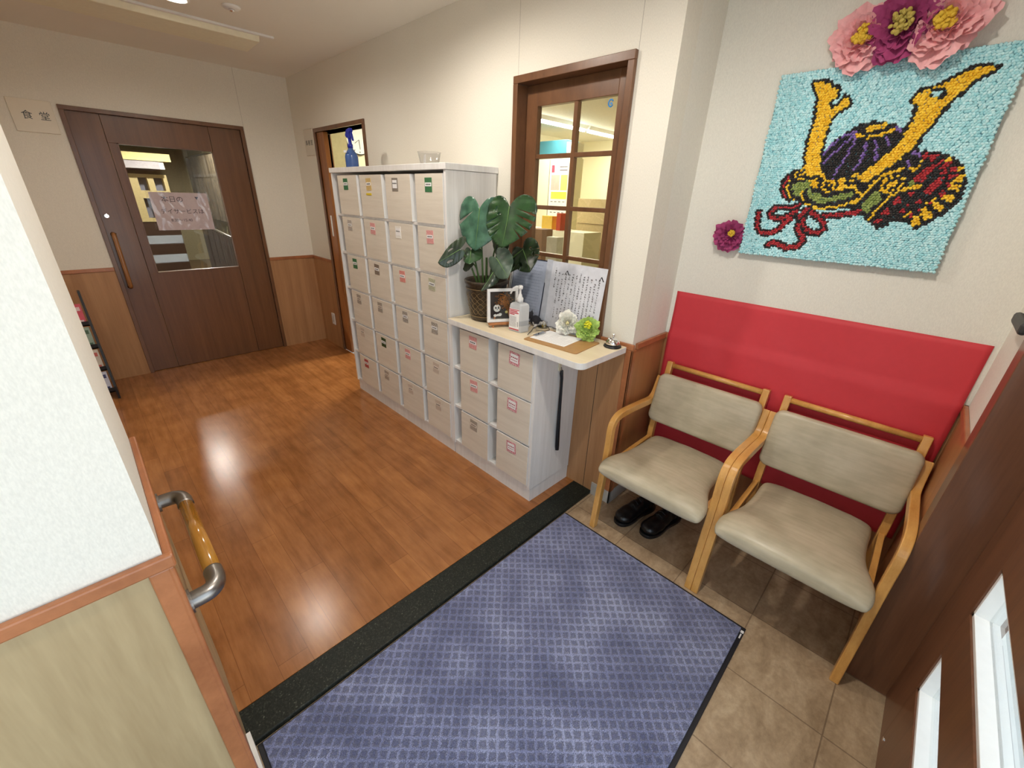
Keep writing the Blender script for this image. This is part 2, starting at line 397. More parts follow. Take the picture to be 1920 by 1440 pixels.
build(G().box(-3.665, -3.660, -1.15, -0.35, 0.43, 1.97), 'glass_pane', MAT['glass'], w2)

# window in the right wall
MAT['pane'] = MAT['glass']
wn = G()
wn.box(-0.018, X1+0.002, 0.057, 0.087, 0.868, 2.023).box(-0.018, X1+0.002, 0.686, 0.716, 0.868, 2.023).box(-0.018, X1+0.002, 0.057, 0.716, 2.0232, 2.055).box(-0.018, X1+0.002, 0.057, 0.716, 0.835, 0.8678)
win = struct(build(wn, 'window_1', MAT['frame'], bevel=0.002))
s_ = G(); x0, x1 = 0.052, 0.085
s_.box(x0, x1, 0.087, 0.160, 0.868, 2.023).box(x0, x1, 0.612, 0.686, 0.868, 2.023).box(x0, x1, 0.160, 0.612, 1.932, 2.023).box(x0, x1, 0.160, 0.612, 0.868, 0.95)
for z in (1.717, 1.482, 1.248, 1.016): s_.box(x0+0.004, x1-0.004, 0.160, 0.612, z-0.010, z+0.010)
s_.box(x0+0.003, x1-0.003, 0.368, 0.390, 0.95, 1.932)
build(s_, 'sash', MAT['frame'], win, bevel=0.002)
build(G().box(0.067, 0.070, 0.155, 0.615, 0.94, 1.935), 'glass_pane', MAT['glass'], win)
# open doorway in the right wall (door slid away)
dg = G().box(-0.012, X1+0.01, 3.148, 3.177, 0, 1.9828).box(-0.012, X1+0.01, 2.261, 2.290, 0, 1.9828).box(-0.012, X1+0.01, 2.261, 3.177, 1.983, 2.012)
d2 = struct(build(dg, 'door_2', MAT['frame'], bevel=0.002))
build(G().box(0.004, 0.044, 3.010, 3.1475, 0.0, 1.983), 'door_leaf', wood('orange_door_leaf', srgb(128, 76, 36), srgb(154, 98, 52), 0.3, (1, 1, 0.05), 30), d2, bevel=0.002)
build(G().box(-0.001, 0.005, 3.062, 3.084, 1.14, 1.32), 'latch_plate', MAT['white_plastic'], d2, bevel=0.001)

# big brown sliding door in the back wall
fg = G().box(-1.563, -1.535, YB-0.014, YB+0.132, 0, 1.9828).box(-0.454, -0.426, YB-0.014, YB+0.132, 0, 1.9828).box(-1.563, -0.426, YB-0.014, YB+0.13, 1.983, 2.011)
d1 = struct(build(fg, 'door_1', MAT['frame'], bevel=0.002))
lg = G(); ya, yb = YB+0.012, YB+0.052
for a, b in ((-1.535, -1.3572), (-1.3548, -0.6912), (-0.6888, -0.454)):
    if a > -1.4 and b < -0.6:
        lg.box(a, b, ya, yb, 1.801, 1.983).box(a, b, ya, yb, 0.004, 0.846).box(a, -1.300, ya, yb, 0.846, 1.801)
    else: lg.box(a, b, ya, yb, 0.004, 1.983)
leaf = build(lg, 'door_leaf', MAT['door'], d1, bevel=0.0015)
bead = G().box(-1.306, -1.296, ya-0.004, yb, 0.842, 1.805).box(-0.695, -0.6885, ya-0.004, yb, 0.842, 1.805).box(-1.306, -0.6885, ya-0.004, yb, 1.797, 1.805).box(-1.306, -0.6885, ya-0.004, yb, 0.840, 0.849)
build(bead, 'glazing_bead', MAT['frame'], d1)
build(G().box(-1.30, -0.69, ya+0.012, ya+0.017, 0.846, 1.801), 'glass_pane', glass_mat('door_glass', boost=1.6), d1)
hp = catmull([(-1.497, ya, 1.155), (-1.497, ya-0.030, 1.160), (-1.498, ya-0.052, 1.12), (-1.500, ya-0.055, 0.95), (-1.502, ya-0.052, 0.79), (-1.503, ya-0.030, 0.752), (-1.503, ya, 0.757)], 5)
hd = build(G().tube(hp, 0.015, 12), 'door_handle', wood('handle_wood', srgb(126, 82, 44), srgb(160, 110, 64), 0.2, (1, 1, 0.1), 40, coat=0.6), d1, smooth=True)
build(G().tube([(-1.497, ya-0.001, 1.155), (-1.497, ya-0.018, 1.158)], 0.019, 14).tube([(-1.503, ya-0.001, 0.757), (-1.503, ya-0.018, 0.754)], 0.019, 14), 'handle_cap', MAT['chrome'], hd, smooth=True)
build(G().tube([(-1.500, ya-0.010, 1.293), (-1.500, ya, 1.293)], 0.015, 20), 'lock_cylinder', MAT['chrome'], d1, bevel=0.002)

# entrance door leaf with stacked low panes, right beside the post
eg = G(); ex0, ex1, ey0, ey1 = -1.02, -0.152, -1.385, -1.345
px0, px1 = -0.90, -0.342
bands = [0.262+0.318*k for k in range(2)]
zc = T+0.012
for b in bands:
    eg.box(px0, px1, ey0, ey1, zc, b); zc = b+0.160
eg.box(px0, px1, ey0, ey1, zc, 2.085).box(ex0, px0, ey0, ey1, T+0.012, 2.085).box(px1, ex1, ey0, ey1, T+0.012, 2.085)
d3 = struct(build(eg, 'door_3', MAT['post'], bevel=0.001))
for b in bands:
    f = G().box(px0, px0+0.012, ey0-0.01, ey1-0.004, b, b+0.16).box(px1-0.012, px1, ey0-0.01, ey1-0.004, b, b+0.16).box(px0, px1, ey0-0.01, ey1-0.004, b, b+0.012).box(px0, px1, ey0-0.01, ey1-0.004, b+0.148, b+0.16)
    fr = build(f, 'pane_frame', MAT['white_plastic'], d3, bevel=0.001)
    build(G().box(px0+0.012, px1-0.012, ey0+0.004, ey0+0.009, b+0.012, b+0.148), 'glass_pane', MAT['glass'], fr)
build(G().tube([(-0.366, -1.349, 0.034), (-0.366, -1.343, 0.034)], 0.007, 12), 'screw_cap', MAT['chrome'], d3)
# outside: pale pavement and drain
struct(build(G().box(-16, 14, -26, -1.47, -0.16, -0.04).box(-3.6, 0.5, -1.5, -1.40, -0.14, T), 'floor_outside', plain('pale_paving', srgb(222, 222, 218), 0.6, scale=8)))
dr = G().box(-1.2, 0.45, -1.66, -1.655, -0.04, -0.034).box(-1.2, 0.45, -1.475, -1.47, -0.04, -0.034)
x = -1.2
while x < 0.45: dr.box(x, x+0.006, -1.655, -1.475, -0.04, -0.034); x += 0.018
tag(build(dr, 'drain_grating', MAT['steel'], loc=(-0.4, -1.56, -0.04)), 'steel slotted drain grating on the paving outside the door', 'grating')

# ---- room behind the window (office)
struct(build(G().box(0.12, 5.2, 0.0, 4.4, -0.14, 0.0), 'floor_office', plain('office_floor', srgb(150, 140, 120), 0.5)))
struct(build(G().box(0.12, 5.2, 0.0, 4.4, 2.45, 2.55), 'ceiling_office', plain('office_ceiling', srgb(226, 222, 208), 0.9)))
wall('wall_office_back', G().box(0.12, 5.2, 4.05, 4.17, 0, 2.45), MAT['office_wall'])
wall('wall_office_east', G().box(5.0, 5.12, -0.1, 4.1, 0, 2.45), MAT['office_wall'])
wall('wall_office_south', G().box(XR+0.12, 5.2, -0.12, 0.0, 0, 2.45), MAT['office_wall'])
# ---- dining room behind the back door
DN = YB+0.13
struct(build(G().box(-4.5, 0.7, DN, 11.2, -0.14, 0.0), 'floor_dining', plain('dining_floor', srgb(110, 84, 58), 0.25)))
struct(build(G().box(-4.5, 0.7, DN, 11.2, H, H+0.1), 'ceiling_dining', plain('dining_ceiling', srgb(190, 184, 150), 0.9)))
wall('wall_dining_back', G().box(-4.5, 0.7, 11.0, 11.12, 0, H), plain('dining_wallpaper', srgb(176, 166, 132), 0.9))
wall('wall_dining_right', G().box(0.45, 0.57, 4.17, 11.0, 0, H).box(0.12, 0.57, DN, 4.2, 0, H), plain('dining_side_paper', srgb(150, 142, 108), 0.9))
wall('wall_dining_left', G().box(-4.5, -4.38, DN, 11.0, 0, H), plain('dining_left_paper', srgb(190, 180, 150), 0.9))

# ================================================================ LAMPS
MAT['lamp_on'] = emit('lamp_glow', (1.0, 0.86, 0.66, 1), 60)
MAT['lamp_soft'] = emit('lamp_glow_soft', (1.0, 0.88, 0.68, 1), 26)
MAT['tube_on'] = emit('tube_glow', (1.0, 0.98, 0.90, 1), 24)
def downlight(x, y, label, glow=None, power=26, z=H, grp='round ceiling downlights'):
    t = thing('downlight', label, 'ceiling lamp', (x, y, z), grp)
    build(G().lathe([(0.052, 0.0), (0.066, 0.0), (0.066, -0.004), (0.060, -0.008), (0.052, -0.008), (0.052, 0.0)], (x, y, z), 32, caps=False), 'trim_ring', MAT['white_plastic'], t, smooth=True)
    build(G().lathe([(0.050, -0.001), (0.050, -0.003)], (x, y, z), 32), 'diffuser', glow or MAT['lamp_on'], t)
    light('downlight_bulb', 'SPOT', (x, y, z-0.02), power, WARM, size=0.04, spot_size=3.0, spot_blend=0.5)
    return t
downlight(-1.0, 2.30, 'lit round downlight in the hall ceiling, at the top edge of the photo', power=18)
t = thing('smoke_detector', 'small white round detector on the hall ceiling right of the lit downlight', 'smoke detector', (-0.765, 2.19, H))
build(G().lathe([(0.045, 0.0), (0.045, -0.005), (0.036, -0.012), (0.020, -0.014)], (-0.765, 2.19, H), 28), 'housing', MAT['white_plastic'], t, smooth=True)
build(G().lathe([(0.016, -0.014), (0.013, -0.024), (0.004, -0.026)], (-0.765, 2.19, H), 20), 'sensor', MAT['chrome'], t, smooth=True)
# long shallow fixture on the ceiling
t = thing('ceiling_fixture', 'long cream trough-shaped fixture on the hall ceiling before the back wall', 'ceiling fixture', (-1.3, 2.7, H))
build(G().prism([(2.555, H), (2.870, H), (2.845, H-0.048), (2.575, H-0.040)], 'x', -2.3, -0.52), 'housing', plain('cream_enamel', srgb(236, 230, 204), 0.35, var=0.03), t, bevel=0.004)
build(G().box(-2.3, -0.44, 2.535, 2.56, H-0.012, H), 'front_flange', MAT['white_plastic'], t, bevel=0.002)
build(G().box(-2.3, -0.56, 2.872, 2.884, H-0.016, H), 'rear_flange', plain('bronze_strip', srgb(120, 96, 72), 0.4), t)
# office tubes
for i, (x0, x1) in enumerate(((2.35, 3.62), (3.66, 4.93))):
    t = thing('fluorescent_lamp', ['bright tube lamp on the office ceiling, the nearer one seen through the window', 'bright tube lamp on the office ceiling, the farther one seen through the window'][i], 'ceiling lamp', ((x0+x1)/2, 2.97, 2.45), 'office tube lamps')
    build(G().prism([(2.90, 2.45), (3.04, 2.45), (3.00, 2.41), (2.94, 2.41)], 'x', x0, x1), 'housing', MAT['white_plastic'], t)
    build(G().tube([(x0+0.02, 2.97, 2.395), (x1-0.02, 2.97, 2.395)], 0.018, 12), 'tube', MAT['tube_on'], t, smooth=True)
    light('tube_light', 'AREA', ((x0+x1)/2, 2.97, 2.37), 30, (1, 0.93, 0.76), size=1.2, size_y=0.06)
light('office_lamp', 'AREA', (1.1, 2.9, 2.42), 42, (1, 0.93, 0.76), size=1.0, size_y=0.2)
# dining room lamps
DL = [(-1.02, 5.93), (-2.6, 5.0), (-0.2, 8.2)]
for i, (x, y) in enumerate(DL):
    downlight(x, y, ['lit round downlight in the dining room ceiling nearest the glazed door', 'lit round downlight over the left part of the dining room', 'lit round downlight deep in the dining room'][i], power=[46, 230, 200][i], grp='dining room downlights', glow=MAT['lamp_soft'])
# unseen downlights; the passage and entrance ones are added as fill light
downlight(-2.7, 1.6, 'added unseen downlight over the side passage behind the near left wall', power=16)
downlight(-0.75, 0.75, 'lit round downlight over the storage cabinets', power=36)
downlight(-0.95, -0.60, 'added unseen downlight over the entrance mat', power=46)

# ================================================================ CABINETS
XF = -0.349
CW = MAT['cabinet']
def cab_shell(t, y0, y1, top, zshelves, cols):
    for a, b in ((y0, y0+0.018), (y1-0.018, y1)):
        build(G().box(XF, -0.008, a, b, 0.085, top), 'side_panel', CW, t, bevel=0.001)
    build(G().box(XF+0.012, -0.008, y0+0.004, y1-0.004, 0.0, 0.085), 'plinth', CW, t)
    build(G().box(-0.016, -0.008, y0+0.018, y1-0.018, 0.085, top), 'back_panel', CW, t)
    for z in zshelves: build(G().box(XF+0.006, -0.016, y0+0.018, y1-0.018, z-0.014, z), 'shelf', CW, t)
tall = thing('storage_cabinet', 'tall white open cabinet holding twenty-four beige boxes, against the right wall', 'cabinet', (-0.18, 1.49, 0))
ROWS = [0.104+0.2555*k for k in range(6)]
cab_shell(tall, 0.835, 2.151, 1.638, [z for z in ROWS], 4)
build(G().box(XF-0.006, 0.0-0.001, 0.827, 2.160, 1.639, 1.669), 'top_board', CW, tall, bevel=0.002)
low = thing('low_cabinet', 'low white open cabinet holding six beige boxes below the worktop', 'cabinet', (-0.18, 0.50, 0))
cab_shell(low, 0.173, 0.8345, 0.869, [z for z in ROWS[:3]], 2)
ct = G().prism(rounded(-0.372, -0.019, -0.094, 0.826, 0.035, 6, (0, 0, 1, 0)), 'z', 0.870, 0.900)
tag(build(ct, 'worktop', [CW, MAT['counter']], loc=(-0.19, 0.35, 0.87), bevel=0.002), 'pale wooden worktop over the low cabinet with white edges, overhanging towards the chairs', 'worktop')
_o = bpy.data.objects['worktop']; _o.data.polygons[1].material_index = 1; _o.data.polygons[0].material_index = 0
for p in _o.data.polygons: p.material_index = 1 if abs(p.normal.z) > 0.9 and p.center.z > 0.02 else 0

LAB = {}
def lm(name, a, b=None):
    if name not in LAB:
        s = N('label_'+name); nz = s.noise(s.oc(), 180, 3, 0.7)
        LAB[name] = s.out(s.ramp(nz, [(0.42, a), (0.58, b or a)]), 0.35)
    return LAB[name]
KINDS = {
 'green': (srgb(52, 104, 66), srgb(70, 124, 84)), 'dark green': (srgb(30, 62, 34), srgb(44, 82, 46)), 'gold': (srgb(190, 160, 96), srgb(214, 188, 130)),
 'grey-framed white': (srgb(128, 120, 110), srgb(140, 132, 122)), 'grey sketched': (srgb(150, 142, 134), srgb(200, 192, 184)), 'pink': (srgb(206, 128, 128), srgb(222, 176, 172)),
 'white': (srgb(226, 222, 214), srgb(238, 236, 230)), 'brown-grey': (srgb(112, 98, 86), srgb(150, 136, 122)), 'salmon': (srgb(206, 120, 112), srgb(222, 160, 150)),
 'pale green': (srgb(150, 160, 126), srgb(206, 200, 180)), 'grey': (srgb(140, 132, 122), srgb(176, 166, 154)), 'grey floral': (srgb(96, 92, 88), srgb(204, 196, 184)),
 'pale': (srgb(186, 172, 158), srgb(204, 192, 178)), 'red': (srgb(150, 50, 56), srgb(184, 88, 92)), 'crimson-framed': (srgb(170, 56, 76), srgb(232, 196, 200))}
TALLK = [['green', 'gold', 'grey-framed white', 'green'], ['grey sketched', 'pink', 'white', 'pink'], ['green', 'brown-grey', 'salmon', 'pale green'],
         ['grey', 'grey', 'grey floral', 'grey floral'], ['pale', 'dark green', 'pink', 'pale'], ['red', 'grey', 'pale', 'pale']]
LOWK = [['pink', 'crimson-framed'], ['pink', 'crimson-framed'], ['grey', 'crimson-framed']]
BX = 0.262
def make_box(kind, cy, z0, h, label, grp, w, sy, big=False, stick_dy=0.0):
    y0, y1 = cy-w/2, cy+w/2
    t = thing('storage_box', label, 'box', (XF, cy, z0), grp)
    xf = XF-0.004; d = XF+0.30
    g = G().box(xf, xf+0.008, y0, y1, z0, z0+h).box(xf+0.008, d, y0+0.001, y0+0.007, z0, z0+h).box(xf+0.008, d, y1-0.007, y1-0.001, z0, z0+h).box(d, d+0.006, y0+0.001, y1-0.001, z0, z0+h).box(xf+0.008, d, y0+0.007, y1-0.007, z0, z0+0.006)
    b = build(g, 'box_body', [MAT['boxes'], CW], t)
    for p in b.data.polygons: p.material_index = 0 if abs(p.normal.x) > 0.5 else 1
    # label near the top of the front
    r = random.Random(int(cy*991+z0*773))
    sw, sh = (0.070, 0.068) if big else (0.062, 0.068)
    zc = z0+h*0.78; yc = sy+r.uniform(-0.006, 0.006); ang = r.uniform(-0.06, 0.06)
    def quad(g, w_, h_, x, dy=0, dz=0, th=0.0015):
        c, s_ = math.cos(ang), math.sin(ang)
        pts = [(-w_/2+dy, -h_/2+dz), (w_/2+dy, -h_/2+dz), (w_/2+dy, h_/2+dz), (-w_/2+dy, h_/2+dz)]
        g.prism([(yc+a*c-b_*s_, zc+a*s_+b_*c) for a, b_ in pts], 'x', x-th, x)
    g = G(); quad(g, sw, sh, xf)
    st = build(g, 'name_label', lm(kind, *KINDS[kind]), t); st['label'] = kind+' paper label'
    g = G(); inner = sh*(0.62 if kind in ('grey-framed white', 'crimson-framed', 'white') else 0.26)
    quad(g, sw*(0.74 if inner > sh*0.4 else 0.9), inner, xf-0.0015, 0, 0.002, 0.0008)
    g2 = G()
    for k in range(4): quad(g2, sw*0.11, sh*0.09, xf-0.0024, (k-1.5)*sw*0.17, 0.002+(0.004 if inner > sh*0.4 else 0), 0.0004)
    if big: 
        for k in range(4): quad(g2, sw*0.10, sh*0.05, xf-0.0024, (k-1.5)*sw*0.15, -0.008, 0.0004)
    ns = build(g, 'name_strip', MAT['white_paper'] if kind not in ('pale', 'grey') else lm('offwhite', srgb(210, 200, 188), srgb(222, 214, 202)), st)
    build(g2, 'lettering', MAT['ink'] if kind != 'crimson-framed' else lm('crimson', srgb(150, 40, 60)), st)
    return t
CY = [1.909, 1.595, 1.282, 0.979]; CN = ['far-left', 'second', 'third', 'nearest']
WID = [0.272, 0.272, 0.262, 0.245]; SY = [1.935, 1.62, 1.306, 0.984]
RN = ['top', 'second', 'third', 'fourth', 'fifth', 'bottom']
for r in range(6):
    for c in range(4):
        k = TALLK[r][c]; z0 = ROWS[5-r]+0.001
        lab = 'beige box with %s label, %s row, %s column of the tall cabinet' % (k, RN[r], CN[c])
        make_box(k, CY[c], z0, 0.2395, lab, 'beige boxes in the tall cabinet', WID[c], SY[c])
for r in range(3):
    for c in range(2):
        k = LOWK[r][c]; z0 = ROWS[2-r]+0.001
        lab = 'beige box with %s label, %s row, %s column of the low cabinet' % (k, ['top', 'middle', 'bottom'][r], ['left', 'right'][c])
        make_box(k, [0.624, 0.312][c], z0, 0.2395, lab, 'beige boxes in the low cabinet', [0.238, 0.239][c], [0.63, 0.314][c], big=(c == 1))
# yellow tape under the gold label (belongs to that box)
gold = [o for o in COL.objects if o.get('label', '').startswith('beige box with gold')][0]
build(G().box(XF-0.0055, XF-0.004, 1.590, 1.656, 1.508, 1.520), 'yellow_tape', lm('tape', srgb(214, 190, 40)), gold)

# things on top of the tall cabinet
t = thing('spray_bottle', 'blue trigger spray bottle standing on the far end of the tall cabinet', 'spray bottle', (-0.215, 2.085, 1.669))
bl = plain('blue_translucent_plastic', srgb(66, 98, 160), 0.25, var=0.08, Transmission_Weight=0.1); dk = plain('deep_blue_plastic', srgb(30, 42, 152), 0.3)
cx, cy, cz = -0.215, 2.085, 1.669
build(G().lathe([(0.040, 0), (0.043, 0.004), (0.043, 0.075), (0.038, 0.092), (0.020, 0.118), (0.014, 0.128), (0.014, 0.140)], (cx, cy, cz), 28), 'bottle_body', bl, t, smooth=True)
build(G().box(cx-0.0435, cx-0.040, cy-0.018, cy+0.018, cz+0.098, cz+0.112), 'price_tag', MAT['white_paper'], t)
build(G().lathe([(0.017, 0.128), (0.017, 0.150), (0.012, 0.156), (0.011, 0.190)], (cx, cy, cz), 20), 'collar', dk, t, smooth=True)
hd = G().prism([(cy+0.034, cz+0.196), (cy+0.040, cz+0.208), (cy+0.018, cz+0.238), (cy-0.030, cz+0.246), (cy-0.036, cz+0.226), (cy-0.014, cz+0.214), (cy-0.010, cz+0.188), (cy+0.012, cz+0.188)], 'x', cx-0.012, cx+0.012)
build(hd, 'spray_head', dk, t, bevel=0.003)
build(G().prism([(cy-0.018, cz+0.222), (cy-0.030, cz+0.200), (cy-0.046, cz+0.168), (cy-0.050, cz+0.172), (cy-0.040, cz+0.205), (cy-0.030, cz+0.228)], 'x', cx-0.007, cx+0.007), 'trigger', dk, t, bevel=0.0015)
t = thing('plastic_cup', 'clear plastic cup with a paper slip on top of the tall cabinet', 'cup', (-0.13, 1.28, 1.669))
prof = [(0.048, 0.0), (0.050, 0.002), (0.066, 0.075), (0.070, 0.078), (0.066, 0.080), (0.064, 0.076), (0.047, 0.004)]
build(G().lathe(prof, (-0.13, 1.28, 1.669), 32, caps=False), 'cup_wall', MAT['film'], t, smooth=True)
build(G().prism([(1.262, 1.670), (1.285, 1.670), (1.272, 1.728), (1.256, 1.735)], 'x', -0.172, -0.171), 'paper_slip', MAT['white_paper'], t)

# shoehorn on the end panel of the low cabinet
t = thing('shoehorn', 'long black plastic shoehorn hanging on the end of the low cabinet', 'shoehorn', (-0.16, 0.165, 0.74))
prof = [(-0.169, 0.742, 0.006), (-0.168, 0.725, 0.011), (-0.164, 0.70, 0.008), (-0.162, 0.65, 0.0065), (-0.160, 0.58, 0.0085), (-0.158, 0.50, 0.0105), (-0.155, 0.42, 0.0125), (-0.152, 0.35, 0.014), (-0.149, 0.29, 0.015), (-0.147, 0.262, 0.012)]
g = G(); n = 9; vs = []; fs = []
for x, z, w in prof:
    for k in range(n):
        u = (k/(n-1)-0.5)*2; vs.append((x+u*w, 0.160-0.010*(1-u*u), z)) 
m = len(vs); vs += [(a, b+0.0025, c) for a, b, c in vs]
for i in range(len(prof)-1):
    for k in range(n-1):
        a = i*n+k; fs += [(a, a+1, a+n+1, a+n), (m+a, m+a+n, m+a+n+1, m+a+1)]
    fs += [(i*n, i*n+n, m+i*n+n, m+i*n), (i*n+n-1, m+i*n+n-1, m+i*n+2*n-1, i*n+2*n-1)]
g.add(vs, fs)
build(g, 'blade', MAT['black_plastic'], t, smooth=True)
build(G().tube([(-0.170, 0.157, 0.735), (-0.171, 0.158, 0.752), (-0.171, 0.163, 0.758)], 0.0015, 6), 'hanging_loop', MAT['black_plastic'], t)
t = thing('wall_hook', 'cream adhesive hook holding the black shoehorn', 'hook', (-0.173, 0.172, 0.76))
build(G().prism(rounded(-0.183, -0.163, 0.735, 0.79, 0.009), 'y', 0.166, 0.1725), 'base_plate', plain('cream_plastic', srgb(222, 214, 186), 0.4), t, bevel=0.001)
build(G().tube([(-0.172, 0.168, 0.752), (-0.172, 0.158, 0.750), (-0.172, 0.155, 0.757)], 0.002, 8), 'prong', MAT['chrome'], t)

# ================================================================ COUNTER THINGS
# monstera
PC = (-0.205, 0.69, 0.90)
t = thing('potted_monstera', 'monstera plant with split leaves in a brown patterned pot on the worktop', 'potted plant', PC)
def pot_mat():
    s = N('bronze_woven_pot'); v = s.oc(); n = s.noise(v, 60, 4, 0.7)
    c = s.ramp(n, [(0.3, srgb(40, 32, 26)), (0.6, srgb(74, 62, 48)), (0.75, srgb(104, 90, 70))])
    s.bump(n, 0.5, 0.003); return s.out(c, 0.35, Metallic=0.3)
build(G().lathe([(0.078, 0), (0.083, 0.006), (0.112, 0.195), (0.118, 0.200), (0.120, 0.215), (0.113, 0.218), (0.108, 0.205), (0.104, 0.19), (0.100, 0.18)], PC, 48), 'pot', pot_mat(), t, smooth=True)
g = G(); gold_m = plain('gold_wire', srgb(150, 126, 84), 0.35, 0.5)
for zz, ph in ((0.055, 0), (0.085, 0.5), (0.115, 0), (0.145, 0.5)):
    for s0 in range(2):
        pts = []
        for k in range(97):
            a = 2*PI*k/96; r = 0.083+0.029*(zz+0.012*math.sin(a*9+PI*s0+ph*PI))/0.195+0.002
            pts.append((PC[0]+r*math.cos(a), PC[1]+r*math.sin(a), PC[2]+zz+0.014*math.sin(a*9+PI*s0)))
        g.tube(pts[:-1], 0.0008, 5, closed=True)
for zz in (0.176, 0.028): g.tube([(PC[0]+(0.0855+0.029*zz/0.195)*math.cos(2*PI*k/48), PC[1]+(0.0855+0.029*zz/0.195)*math.sin(2*PI*k/48), PC[2]+zz) for k in range(48)], 0.0016, 5, closed=True)
build(g, 'diamond_wire_pattern', gold_m, t, smooth=True)
build(G().lathe([(0.0, 0.182), (0.103, 0.180)], PC, 32, caps=False).lathe([(0.0, 0.186), (0.05, 0.190), (0.103, 0.178)], PC, 32, caps=False), 'soil', plain('dark_soil', srgb(38, 30, 24), 0.95, bump=0.8), t)
def leaf_mat(name, a, b, rough=0.32):
    s = N(name); n = s.noise(s.oc(), 22, 3)
    s.bump(s.noise(s.oc(), 120, 3), 0.12, 0.001)
    return s.out(s.ramp(n, [(0.35, a), (0.65, b)]), rough, Coat_Weight=0.15, Coat_Roughness=0.25)
LM = [leaf_mat('leaf_green', srgb(24, 54, 28), srgb(44, 82, 42)), leaf_mat('leaf_blue_green', srgb(46, 84, 66), srgb(74, 116, 92)), leaf_mat('leaf_dark', srgb(24, 40, 24), srgb(44, 62, 36)), leaf_mat('leaf_pale_back', srgb(62, 84, 70), srgb(88, 108, 92), 0.45)]
vein_m = plain('leaf_midrib', srgb(106, 142, 78), 0.5)
stem_m = plain('leaf_stem', srgb(74, 104, 50), 0.45)
HALF = [(0.0, 0.0), (-0.10, 0.045), (-0.22, 0.13), (-0.27, 0.25), (-0.22, 0.38), (-0.08, 0.47), (0.10, 0.50), (0.30, 0.49), (0.50, 0.44), (0.68, 0.34), (0.84, 0.20), (0.94, 0.09), (1.0, 0.0)]
def leaf(parent, A, tip, wide, mat, slits_r=(), slits_l=(), holes=(), fold=0.12, droop=0.12, side=0.0, stem_from=None, nflip=1):
    """blade from attach point A to tip; wide = full-width vector"""
    A, tip, wide = Vector(A), Vector(tip), Vector(wide)
    L = tip-A; Nn = L.cross(wide).normalized()*nflip
    half = catmull(HALF, 5)
    def with_slits(sl, sgn):
        pts = []
        for i, (u, v) in enumerate(half):
            pts.append((u, v*sgn))
        out = []
        for i, (u, v) in enumerate(pts):
            out.append((u, v))
            for q in sl:
                ue, ui, gap = q
                if i > 25 and i+1 < len(pts) and u <= ue < pts[i+1][0]:
                    un, vn = pts[i+1]; du = gap
                    out.append((ui, sgn*0.13)); out.append((min(un, ue)+du*0.5, vn+(v-vn)*0.2)) 
        return out
    R_ = with_slits(slits_r, 1); Lf = with_slits(slits_l, -1)
    outline = R_+Lf[::-1][1:-1]
    loops = [outline]
    for (hu, hv, ru, rv, ha) in holes:
        loops.append([(hu+ru*math.cos(a)*math.cos(ha)-rv*math.sin(a)*math.sin(ha), hv+ru*math.cos(a)*math.sin(ha)+rv*math.sin(a)*math.cos(ha)) for a in [2*PI*k/12 for k in range(12)]])
    verts = []; edges = []
    for lp in loops:
        n0 = len(verts); verts += [Vector(p) for p in lp]; edges += [(n0+i, n0+(i+1) % len(lp)) for i in range(len(lp))]
    def inside(p, lp):
        c = False; j = len(lp)-1
        for i in range(len(lp)):
            if (lp[i][1] > p[1]) != (lp[j][1] > p[1]) and p[0] < (lp[j][0]-lp[i][0])*(p[1]-lp[i][1])/(lp[j][1]-lp[i][1])+lp[i][0]: c = not c
            j = i
        return c
    for iu in range(-5, 20):
        for iv in range(-10, 11):
            p = (iu*0.052+0.01, iv*0.05)
            if inside(p, outline) and not any(inside(p, h) for h in loops[1:]): verts.append(Vector(p))
    res = geometry.delaunay_2d_cdt(verts, edges, [], 0, 1e-5)
    vv, ff = res[0], res[2]
    keep = []
    for f in ff:
        c = sum((vv[i] for i in f), Vector((0, 0)))/len(f)
        if inside(c, outline) and not any(inside(c, h) for h in loops[1:]): keep.append(tuple(f))
    ln = L.length
    def P(u, v, off=0.0):
        z = fold*abs(v)*2*abs(v)*2*ln - droop*max(u, 0)**2*ln + 0.012*ln*math.sin(u*26)*abs(v)*2 + side*v*ln
        wv = v*(1-0.25*abs(fold)*abs(v)*2)
        return A+L*u+wide*wv+Nn*(-z+off)
    g = G(); g.add([P(p.x, p.y) for p in vv], keep)
    o = build(g, 'leaf', mat, parent, smooth=True, recalc=False)
    sm = o.modifiers.new('solid', 'SOLIDIFY'); sm.thickness = 0.0012
    rib = G().tube([P(k/12*0.97, 0, 0.0012) for k in range(13)], [0.0022*(1-k/14) for k in range(13)], 6)
    rm = build(rib, 'midrib', vein_m, o, smooth=True)
    if stem_from:
        s0 = Vector(stem_from); mid = (s0+A)*0.5+Vector((0, 0, 0.03))
        pts = catmull([tuple(s0), tuple(mid), tuple(A-Nn*0.002)], 8)
        build(G().tube(pts, [0.0055-0.0025*i/len(pts) for i in range(len(pts))], 8), 'stem', stem_m, parent, smooth=True)
    return o
SL = [(0.20, 0.04, 0.07), (0.38, 0.18, 0.07), (0.55, 0.34, 0.07), (0.72, 0.50, 0.06)]
leaf(t, (-0.245, 0.488, 1.485), (-0.285, 0.478, 1.300), (0.05, -0.290, 0.015), LM[0], SL, SL[1:], [(0.02, -0.28, 0.02, 0.055, 1.2), (0.16, -0.20, 0.018, 0.035, 1.1), (0.15, 0.40, 0.015, 0.03, 1.2)], fold=0.10, droop=0.10, stem_from=(-0.195, 0.665, 1.085))
leaf(t, (-0.262, 0.680, 1.470), (-0.285, 0.685, 1.270), (0.110, -0.235, 0.0), LM[1], [], [(0.30, 0.06, 0.22)], [], fold=0.20, droop=0.05, side=0.05, stem_from=(-0.22, 0.70, 1.085))
